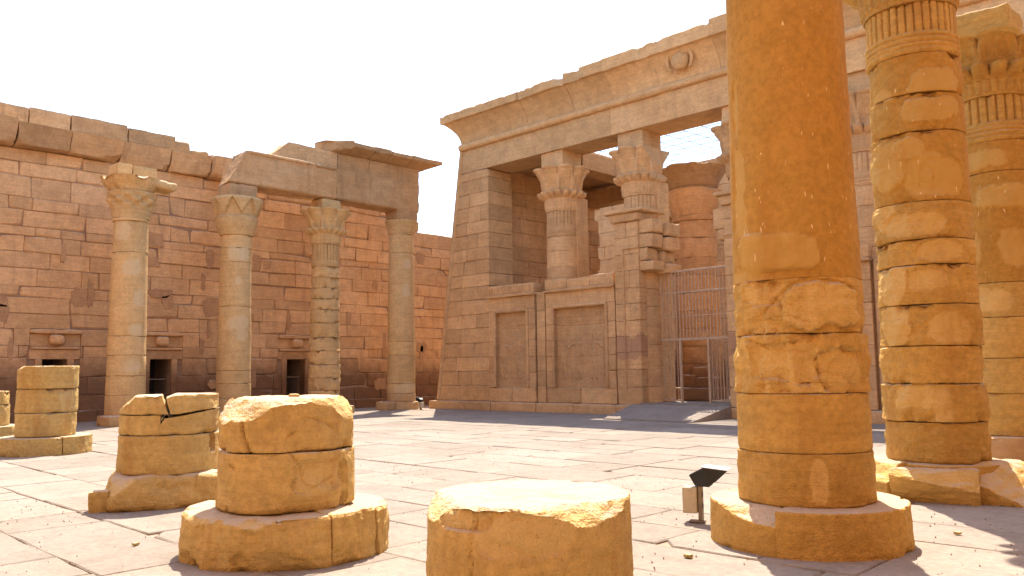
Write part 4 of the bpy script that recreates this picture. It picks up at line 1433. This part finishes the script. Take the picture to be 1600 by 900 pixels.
drum('drum', ex, ey, 1.406, 1.95, er(1.4) + 0.008, er(1.95) + 0.004, MG, t, nth=240, dz=0.016, seed=1512, rough=0.028, wob=0.045, chip=0.06, edge=0.016, edgew=0.09,
     patches=((-0.15, 1.68, 0.30, 0.2, 0.034), (0.42, 1.62, 0.25, 0.2, 0.045), (0.0, 1.45, 0.4, 0.05, 0.016)),
     cracks=(([(-0.55, 1.9), (-0.3, 1.84), (0.1, 1.78), (0.2, 1.6), (0.5, 1.5)], 0.016, 0.02),))
drum('drum', ex, ey, 1.956, 2.47, er(1.95), er(2.45), MG, t, nth=240, dz=0.016, seed=1513, rough=0.024, wob=0.035, chip=0.07, edge=0.014, edgew=0.09,
     patches=((0.24, 2.2, 0.36, 0.2, -0.030), (-0.40, 2.02, 0.24, 0.08, 0.024), (-0.35, 2.33, 0.22, 0.1, 0.02)),
     cracks=(([(-0.62, 2.08), (-0.35, 2.12), (-0.18, 2.30), (-0.05, 2.42), (0.3, 2.43), (0.6, 2.36)], 0.014, 0.022), ([(-0.2, 2.28), (-0.1, 2.12), (0.05, 2.05)], 0.014, 0.02)))
drum('shaft', ex, ey, 2.466, 6.35, er(2.45), er(6.35), 'golden_plaster', t, nth=240, dz=0.028, seed=1514, rough=0.003, wob=0.008, chip=0.0, edge=0.006,
     cracks=(([(-0.5, 2.49), (-0.2, 2.53), (0.15, 2.52)], 0.012, 0.012),),
     patches=((-0.16, 2.72, 0.36, 0.17, -0.022), (-0.58, 3.35, 0.12, 0.45, 0.016), (-0.48, 2.53, 0.3, 0.06, 0.012), (-0.60, 4.2, 0.05, 0.3, 0.012)))
capital('capital', ex, ey, 6.35, 7.85, 0.55, MG, t, seed=1520)
rock('abacus', (ex, ey, 7.83), (0.9, 0.9, 0.5), MG, t, n=7, rnd=0.04, seed=1521)

# middle column
fx_, fy_ = -3.58, 11.65
t = thing('column', 'golden column of rough patched drums with reeded neck, middle of the right row', 'column', (fx_, fy_, 0), 'columns of the right row')
rock('plinth_block', (fx_ - 0.62, fy_ - 0.50, -0.03), (1.0, 0.8, 0.45), MG, t, n=22, rnd=0.03, amp=0.03, seed=1550, rotz=-0.35, cuts=[(rel(fx_, fy_, -0.75, 0.98, 0.30), reld(fx_, fy_, -0.75, 0.9), 0.06)])
rock('plinth_block', (fx_ + 0.18, fy_ - 0.72, -0.03), (0.95, 0.66, 0.42), MG, t, n=22, rnd=0.03, amp=0.03, seed=1551, rotz=0.2, cuts=[(rel(fx_, fy_, 0.25, 1.0, 0.28), reld(fx_, fy_, 0.3, 0.7), 0.07), (rel(fx_, fy_, 0.0, 1.02, 0.15), reld(fx_, fy_, 0.0, -0.4), 0.05)])
rock('plinth_block', (fx_ + 0.78, fy_ - 0.18, -0.03), (0.58, 0.98, 0.46), MG, t, n=22, rnd=0.03, amp=0.03, seed=1552, rotz=0.1, cuts=[(rel(fx_, fy_, 1.1, 1.0, 0.36), reld(fx_, fy_, 1.1, 0.9), 0.06)])
drum('base', fx_, fy_, -0.03, 0.42, 0.78, 0.78, MG, t, nth=96, dz=0.05, seed=1553)
zs = [0.42, 0.93, 1.41, 1.89, 2.42, 2.93, 3.26, 3.75, 4.68, 5.19, 5.73]
fp = {1: ((-0.2, 1.25, 0.3, 0.15, 0.008), (0.1, 1.1, 0.12, 0.3, 0.008)), 3: ((-0.45, 2.15, 0.22, 0.3, -0.018), (0.25, 2.1, 0.28, 0.18, 0.012)), 4: ((0.0, 2.75, 0.22, 0.12, 0.016), (-0.5, 2.7, 0.25, 0.3, -0.012)),
      5: ((0.2, 3.1, 0.3, 0.12, 0.016),), 6: ((-0.1, 3.45, 0.35, 0.15, 0.018), (-0.5, 3.6, 0.2, 0.2, -0.012)), 7: ((-0.45, 4.3, 0.3, 0.35, -0.02), (-0.1, 4.45, 0.2, 0.14, -0.022), (0.3, 4.05, 0.3, 0.25, 0.012), (0.05, 4.1, 0.25, 0.3, 0.008)),
      8: ((0.2, 4.95, 0.34, 0.16, -0.022),), 9: ((0.25, 5.3, 0.36, 0.22, -0.016), (-0.5, 5.1, 0.2, 0.2, 0.01))}
for k in range(len(zs) - 1):
    a, b = zs[k], zs[k + 1]
    rr_ = lambda z: 0.620 - (z - 0.42) * 0.0105
    drum('drum', fx_ + 0.006 * math.sin(k * 5), fy_, a + 0.005, b - 0.005, rr_(a), rr_(b), MG if k < 7 else 'golden_plaster', t, nth=180, dz=0.022, seed=1560 + k,
         rough=0.022 if k < 7 else 0.010, wob=0.025, chip=0.055, edge=0.014, edgew=0.08, patches=fp.get(k, ()))
drum('reeded_neck', fx_, fy_, 5.73, 6.42, 0.565, 0.56, MG, t, nth=420, dz=0.02, seed=1580, rfun=reeds(34, 0.022, 6.01, (5.77, 5.84, 5.91, 5.98)), rough=0.004)
capital('capital', fx_, fy_, 6.42, 7.75, 0.57, MG, t, flare=1.75, seed=1581)
rock('abacus', (fx_, fy_, 7.73), (0.9, 0.9, 0.5), MG, t, n=7, rnd=0.04, seed=1582)

# far column
gx_, gy_ = -3.58, 15.66
t = thing('column', 'golden column with carved capital and broken stone on top, at the right edge', 'column', (gx_, gy_, 0), 'columns of the right row')
drum('plinth', gx_, gy_, -0.03, 0.49, 0.88, 0.87, 'column_sandstone', t, nth=100, dz=0.04, seed=1600, chip=0.06)
zs = [0.49, 1.17, 1.74, 2.41, 2.98, 4.83, 5.35]
gp = {3: ((-0.2, 2.7, 0.3, 0.2, 0.014),), 4: ((0.2, 3.6, 0.3, 0.3, 0.014), (-0.45, 3.5, 0.15, 0.25, -0.012), (0.05, 4.4, 0.5, 0.2, -0.016)), 5: ((-0.2, 5.05, 0.4, 0.15, -0.014),)}
for k in range(len(zs) - 1):
    a, b = zs[k], zs[k + 1]
    rr_ = lambda z: 0.625 - (z - 0.42) * 0.0105
    drum('drum', gx_, gy_, a + 0.004, b - 0.004, rr_(a), rr_(b), 'golden_plaster' if k > 3 else MG, t, nth=140, dz=0.035, seed=1610 + k, rough=0.007, wob=0.012, chip=0.035, patches=gp.get(k, ()))
drum('reeded_neck', gx_, gy_, 5.35, 6.12, 0.575, 0.57, MG, t, nth=360, dz=0.02, seed=1620, rfun=reeds(26, 0.026, 5.68, (5.40, 5.48, 5.56, 5.63)), rough=0.004)
capital('capital', gx_, gy_, 6.12, 7.22, 0.585, MG, t, flare=1.8, seed=1621, cuts=[((gx_, gy_, 7.0), (0.05, 0.1, 1), 0.02)])
rock('broken_capital_top', (gx_ - 0.02, gy_ + 0.02, 6.96), (0.88, 0.88, 0.72), MG, t, n=18, rnd=0.06, amp=0.05, seed=1622, taper=-0.08)

# ================================================================== COLUMN STUMPS IN FRONT
MG = 'golden_sandstone'
# stump with thick round plinth
cx_, cy_ = -7.05, 4.16
th = facing(cx_, cy_)
t = thing('column_stump', 'broken column stump of two drums on a wide cracked round plinth', 'column stump', (cx_, cy_, 0), 'column stumps in the front row')
drum('plinth', cx_, cy_, -0.03, 0.42, 0.91, 0.90, MG, t, nth=200, dz=0.018, seed=1700, chip=0.10, rough=0.014, wob=0.05, span=(-2.2, 0.42), edgew=0.10, edge=0.03,
     cuts=[(rel(cx_, cy_, -0.9, 0.86, 0.40), reld(cx_, cy_, -0.9, 1.2), 0.10), (rel(cx_, cy_, -0.35, 0.93, 0.34), reld(cx_, cy_, -0.35, 1.4), 0.06), (rel(cx_, cy_, -0.2, 0.88, 0.12), reld(cx_, cy_, -0.2, -0.35), 0.05)])
drum('plinth', cx_, cy_, -0.03, 0.43, 0.92, 0.91, MG, t, nth=70, dz=0.018, seed=1701, chip=0.06, rough=0.012, wob=0.03, span=(0.43, 1.02), edge=0.025, edgew=0.08)
drum('plinth', cx_, cy_, -0.03, 0.41, 0.95, 0.94, MG, t, nth=120, dz=0.02, seed=1702, chip=0.08, rough=0.014, wob=0.05, span=(1.04, 2.6), edge=0.03)
drum('plinth', cx_, cy_, -0.03, 0.41, 0.90, 0.90, MG, t, nth=60, dz=0.03, seed=1703, chip=0.08, span=(2.6, 4.08))
drum('drum', cx_, cy_, 0.43, 0.945, 0.63, 0.625, MG, t, nth=240, dz=0.016, seed=1704, rough=0.008, wob=0.02, chip=0.04, edge=0.014, span=None,
     patches=((0.34, 0.74, 0.26, 0.17, 0.030), (0.60, 0.65, 0.05, 0.25, 0.05)),
     cracks=(([(0.02, 0.95), (0.10, 0.84), (0.12, 0.70), (0.22, 0.64), (0.45, 0.70)], 0.012, 0.022), ([(-0.58, 0.82), (-0.50, 0.80)], 0.012, 0.03)))
drum('drum', cx_ - 0.01, cy_, 0.955, 1.43, 0.62, 0.61, MG, t, nth=240, dz=0.016, seed=1705, rough=0.014, wob=0.03, chip=0.05, edge=0.016, edgew=0.06,
     cuts=[(rel(cx_, cy_, -1.15, 0.60, 1.20), reld(cx_, cy_, -1.15, 0.95), 0.05), (rel(cx_, cy_, 1.2, 0.58, 1.24), reld(cx_, cy_, 1.2, 0.6), 0.05), (rel(cx_, cy_, 0.05, 0.60, 1.36), reld(cx_, cy_, 0.05, 1.2), 0.07), (rel(cx_, cy_, 0.6, 0.60, 1.36), reld(cx_, cy_, 0.6, 0.9), 0.03), (rel(cx_, cy_, -0.45, 0.60, 1.37), reld(cx_, cy_, -0.45, 1.1), 0.04)],
     cracks=(([(-0.45, 1.22), (-0.42, 1.10), (-0.36, 0.96)], 0.016, 0.05), ([(0.02, 1.10), (0.06, 1.12)], 0.014, 0.03), ([(0.18, 1.25), (0.36, 1.22), (0.45, 1.15)], 0.012, 0.018)))
pb = rock('pebble', rel(cx_, cy_, 0.3, 0.18, 1.425), (0.10, 0.07, 0.035), MG, None, n=6, rnd=0.018, amp=0.006, seed=3, freq=14)
tag(pb, 'small stone chip lying on top of the two drum stump', 'stone', kind='thing')

# stump with cracked upper drum
bx_, by_ = -10.98, 4.71
t = thing('column_stump', 'weathered stump with slanting cracked top drum on a sloping stone base', 'column stump', (bx_, by_, 0), 'column stumps in the front row')
fb = facing(bx_, by_)
rock('base_block', (bx_ - 0.02, by_ + 0.02, -0.03), (1.5, 1.5, 0.43), MG, t, n=26, rnd=0.10, amp=0.05, seed=1750, rotz=fb + 0.05, taper=0.08,
     cuts=[(rel(bx_, by_, 0.0, 0.74, 0.2), reld(bx_, by_, 0.0, 0.25), 0.02), (rel(bx_, by_, -1.2, 0.80, 0.30), reld(bx_, by_, -1.2, 1.1), 0.05), (rel(bx_, by_, 0.5, 0.85, 0.25), reld(bx_, by_, 0.55, 0.2), 0.04)])
rock('base_fragment', rel(bx_, by_, -1.02, 0.92, -0.03), (0.26, 0.22, 0.27), MG, t, n=8, rnd=0.02, amp=0.015, seed=1751, rotz=fb)
rock('base_block', rel(bx_, by_, 1.25, 0.72, -0.03), (0.9, 0.7, 0.42), MG, t, n=14, rnd=0.07, amp=0.04, seed=1752, rotz=fb)
drum('drum', bx_, by_, 0.40, 0.885, 0.625, 0.62, MG, t, nth=200, dz=0.02, seed=1753, rough=0.007, wob=0.015, chip=0.04, edge=0.014, patches=((0.62, 0.78, 0.06, 0.14, 0.06),))
# the upper drum has split along slanting cracks
def split(name, seed, z0, z1, cuts, **kw):
    return drum(name, bx_, by_, z0, z1, 0.615, 0.60, MG, t, nth=160, dz=0.02, seed=seed, rough=0.010, wob=0.02, chip=0.05, edge=0.016, edgew=0.08, cuts=cuts, **kw)
rt = np.array([-math.sin(fb), math.cos(fb), 0])
bc = np.array([bx_, by_, 0.0])
def pl(s, z): return tuple(bc + rt * s + np.array([0, 0, z]))
split('split_drum_piece', 1754, 0.895, 1.385, [(pl(-0.12, 1.14), tuple(rt * 0.75 + np.array([0, 0, 0.02])), 0.018), (pl(-0.5, 1.14), (0, 0, 1), 0.015)])
split('split_drum_piece', 1755, 0.895, 1.385, [(pl(-0.10, 1.04), tuple(-rt * 0.75 + np.array([0, 0, 0.45])), 0.015), (pl(0.2, 1.14), tuple(-rt * 0.15 + np.array([0, 0, 1.0])), 0.012)])
split('split_drum_piece', 1756, 1.155, 1.39, [(pl(-0.06, 1.26), tuple(rt * 1.0 + np.array([0, 0, 0.35])), 0.018), (pl(-0.55, 1.27), tuple(-rt * 0.8 + np.array([0, 0, 0.9])), 0.03)])
split('split_drum_piece', 1757, 1.155, 1.40, [(pl(-0.02, 1.26), tuple(-rt * 1.0 - np.array([0, 0, 0.3])), 0.02), (pl(0.1, 1.155), tuple(rt * 0.14 - np.array([0, 0, 1.0])), 0.01), (pl(-0.02, 1.36), tuple(-rt * 0.4 + np.array([0, 0, 0.9])), 0.024)])

# far stump
ax_, ay_ = -20.05, 5.86
t = thing('column_stump', 'stump of three drums on a round plinth at the far left', 'column stump', (ax_, ay_, 0), 'column stumps in the front row')
drum('plinth', ax_, ay_, -0.03, 0.36, 0.93, 0.92, MG, t, nth=120, dz=0.03, seed=1800, chip=0.07, rough=0.012, wob=0.03, span=(-2.3, 0.35))
drum('plinth', ax_, ay_, -0.03, 0.37, 0.93, 0.92, MG, t, nth=120, dz=0.03, seed=1801, chip=0.06, rough=0.012, wob=0.03, span=(0.37, 3.98))
drum('drum', ax_, ay_, 0.37, 0.87, 0.60, 0.60, MG, t, nth=120, dz=0.03, seed=1802, chip=0.06, rough=0.010, wob=0.03, edge=0.02)
drum('drum', ax_ - 0.01, ay_ + 0.01, 0.88, 1.39, 0.60, 0.585, MG, t, nth=120, dz=0.03, seed=1803, chip=0.07, rough=0.012, wob=0.035, edge=0.025, patches=((0.45, 1.12, 0.2, 0.3, 0.02),))
drum('drum', ax_, ay_ + 0.01, 1.40, 1.89, 0.60, 0.60, MG, t, nth=120, dz=0.03, seed=1804, chip=0.05, rough=0.008, wob=0.02, edge=0.018, cuts=[(rel(ax_, ay_, -1.3, 0.6, 1.8), reld(ax_, ay_, -1.3, 1.0), 0.03)])
# stump behind it, cut by the picture edge
t = thing('column_stump', 'low column stump cut by the left picture edge behind the three drum stump', 'column stump', (-24.9, 5.75, 0), 'column stumps in the front row')
drum('plinth', -24.9, 5.75, -0.03, 0.4, 0.92, 0.91, MG, t, nth=80, dz=0.05, seed=1810, chip=0.08)
drum('drum', -24.9, 5.75, 0.41, 0.95, 0.62, 0.62, MG, t, nth=80, dz=0.05, seed=1811, chip=0.08)
drum('drum', -24.9, 5.75, 0.96, 1.3, 0.62, 0.60, MG, t, nth=80, dz=0.05, seed=1812, chip=0.12, edgew=0.12)

# closest stump
dx_, dy_ = -3.5, 3.73
t = thing('column_stump', 'low single drum stump with chipped rim, cut off by the bottom of the picture', 'column stump', (dx_, dy_, 0), 'column stumps in the front row')
drum('drum', dx_, dy_, -0.03, 0.40, 0.63, 0.625, MG, t, nth=240, dz=0.02, seed=1850, rough=0.008, wob=0.015, chip=0.04)
drum('drum', dx_, dy_, 0.405, 0.90, 0.622, 0.615, MG, t, nth=320, dz=0.012, seed=1851, rough=0.008, wob=0.012, chip=0.03, edge=0.012, edgew=0.05, toprough=0.02,
     patches=((-0.05, 0.76, 0.28, 0.12, 0.012), (-0.42, 0.84, 0.18, 0.07, 0.03)),
     cracks=(([(-0.34, 0.90), (-0.33, 0.72), (-0.36, 0.40)], 0.012, 0.022), ([(-0.22, 0.72), (0.02, 0.66), (0.10, 0.52)], 0.014, 0.012), ([(0.2, 0.56), (0.38, 0.62), (0.55, 0.60)], 0.014, 0.010)),
     cuts=[(rel(dx_, dy_, 0.62, 0.60, 0.80), reld(dx_, dy_, 0.6, 1.0), 0.05), (rel(dx_, dy_, 0.25, 0.62, 0.85), reld(dx_, dy_, 0.25, 1.2), 0.04), (rel(dx_, dy_, -1.05, 0.61, 0.83), reld(dx_, dy_, -1.05, 0.9), 0.03)])

# ================================================================== FLOODLIGHTS
def floodlight(x, y, aim, label, s=1.0):
    """small ground floodlight: plate, post, ballast box, hooded head tipped up along aim"""
    t = thing('floodlight', label, 'floodlight', (x, y, 0), 'ground floodlights')
    ca, sa = math.cos(aim), math.sin(aim)
    def W(u, v, z): return (x + s * (u * ca - v * sa), y + s * (u * sa + v * ca), s * z)
    def hexw(nm, pts, mat, par, bev=0.004):
        C = np.array([W(*p) for p in pts])
        return mesh(nm, hexa_data(C, bev), HF, mat, par)
    def bx(nm, u0, u1, v0, v1, z0, z1, mat, par, bev=0.005):
        return hexw(nm, [((u0, u1)[i & 1], (v0, v1)[(i >> 1) & 1], (z0, z1)[(i >> 2) & 1]) for i in range(8)], mat, par, bev)
    bx('foot_plate', -0.08, 0.08, -0.07, 0.07, 0.0, 0.012, 'bracket_steel', t)
    br = bx('bracket', 0.02, 0.06, -0.05, 0.05, 0.012, 0.36, 'bracket_steel', t)
    for k, z in enumerate((0.16, 0.27)):
        n = 14
        V = [W(0.064, 0.03 * math.cos(2 * math.pi * i / n), z + 0.03 * math.sin(2 * math.pi * i / n)) for i in range(n)] + [W(0.056, 0.03 * math.cos(2 * math.pi * i / n), z + 0.03 * math.sin(2 * math.pi * i / n)) for i in range(n)]
        mesh('cable_gland', V, [list(range(n))] + [[i + n, (i + 1) % n + n, (i + 1) % n, i] for i in range(n)], 'lamp_black', br)
    bx('ballast_box', -0.13, 0.016, -0.085, 0.085, 0.09, 0.35, 'box_beige', t, 0.008)
    # head: a flaring black shell open towards the column
    h = hexw('lamp_head', [(0.0, -0.06, 0.36), (0.15, -0.10, 0.36), (0.0, 0.06, 0.36), (0.15, 0.10, 0.36), (-0.06, -0.07, 0.47), (0.10, -0.11, 0.555), (-0.06, 0.07, 0.47), (0.10, 0.11, 0.555)], 'lamp_black', t)
    hexw('lens', [(0.145, -0.085, 0.375), (0.156, -0.085, 0.375), (0.145, 0.085, 0.375), (0.156, 0.085, 0.375), (0.10, -0.095, 0.54), (0.111, -0.095, 0.54), (0.10, 0.095, 0.54), (0.111, 0.095, 0.54)], 'lamp_glass', h, 0.002)
    # hood: top sheet with two side cheeks
    hexw('hood', [(0.08, -0.125, 0.556), (0.34, -0.125, 0.53), (0.08, 0.125, 0.556), (0.34, 0.125, 0.53), (0.08, -0.125, 0.564), (0.34, -0.125, 0.538), (0.08, 0.125, 0.564), (0.34, 0.125, 0.538)], 'lamp_top', h, 0.002)
    for sg in (-1, 1):
        v = 0.121 * sg
        a, b = sorted((v - 0.004, v + 0.004))
        hexw('hood_cheek', [(0.14, a, 0.38), (0.17, a, 0.38), (0.14, b, 0.38), (0.17, b, 0.38), (0.09, a, 0.554), (0.33, a, 0.529), (0.09, b, 0.554), (0.33, b, 0.529)], 'lamp_black', h, 0.001)
    return t
floodlight(-4.88, 7.86, math.atan2(0.35, 0.94), 'black hooded floodlight with beige box beside the nearest column plinth', 1.06)
floodlight(-27.95, 23.0, math.pi * 0.95, 'small floodlight at the foot of the column nearest the temple corner', 0.95)
floodlight(-28.3, 18.2, math.pi * 0.8, 'small floodlight behind the two drum stump, at the third column foot', 0.95)

# chips of stone on the paving
for k, (x, y, d, lb) in enumerate(((-4.05, 6.35, 0.07, 'small stone chip on the paving just left of the nearest plinth'), (-5.6, 6.6, 0.05, 'tiny stone chip on open paving left of the floodlight'),
                                   (-8.4, 3.3, 0.06, 'small stone chip on the paving left of the two drum stump'), (-2.6, 8.9, 0.06, 'small stone chip on the paving between the two nearest right columns'))):
    tag(rock('stone_chip', (x, y, -0.004), (d, d * 0.7, d * 0.4), MG, None, n=4, rnd=d * 0.12, amp=d * 0.1, seed=2000 + k, freq=16, rotz=k), lb, 'stone', 'stone chips on the paving', 'thing')

# grit and sand grains strewn on the near paving
gr = random.Random(77)
V, F = [], []
for k in range(1500):
    x, y = gr.uniform(-13, 0.3), gr.uniform(2.0, 13)
    d = gr.uniform(0.004, 0.014) * (1.6 if gr.random() < 0.05 else 1)
    a0 = gr.uniform(0, 6.28)
    o = len(V)
    for i in range(4):
        V.append((x + d * math.cos(a0 + i * 1.57) * gr.uniform(0.7, 1.2), y + d * math.sin(a0 + i * 1.57) * gr.uniform(0.7, 1.2), -0.012))
    V.append((x, y, d * gr.uniform(0.5, 0.9) + 0.001))
    F.extend([[o, o + 1, o + 4], [o + 1, o + 2, o + 4], [o + 2, o + 3, o + 4], [o + 3, o, o + 4]])
tag(mesh('grit', V, F, 'sand', None, kind='stuff'), 'scattered sand and grit on the near paving', 'grit')
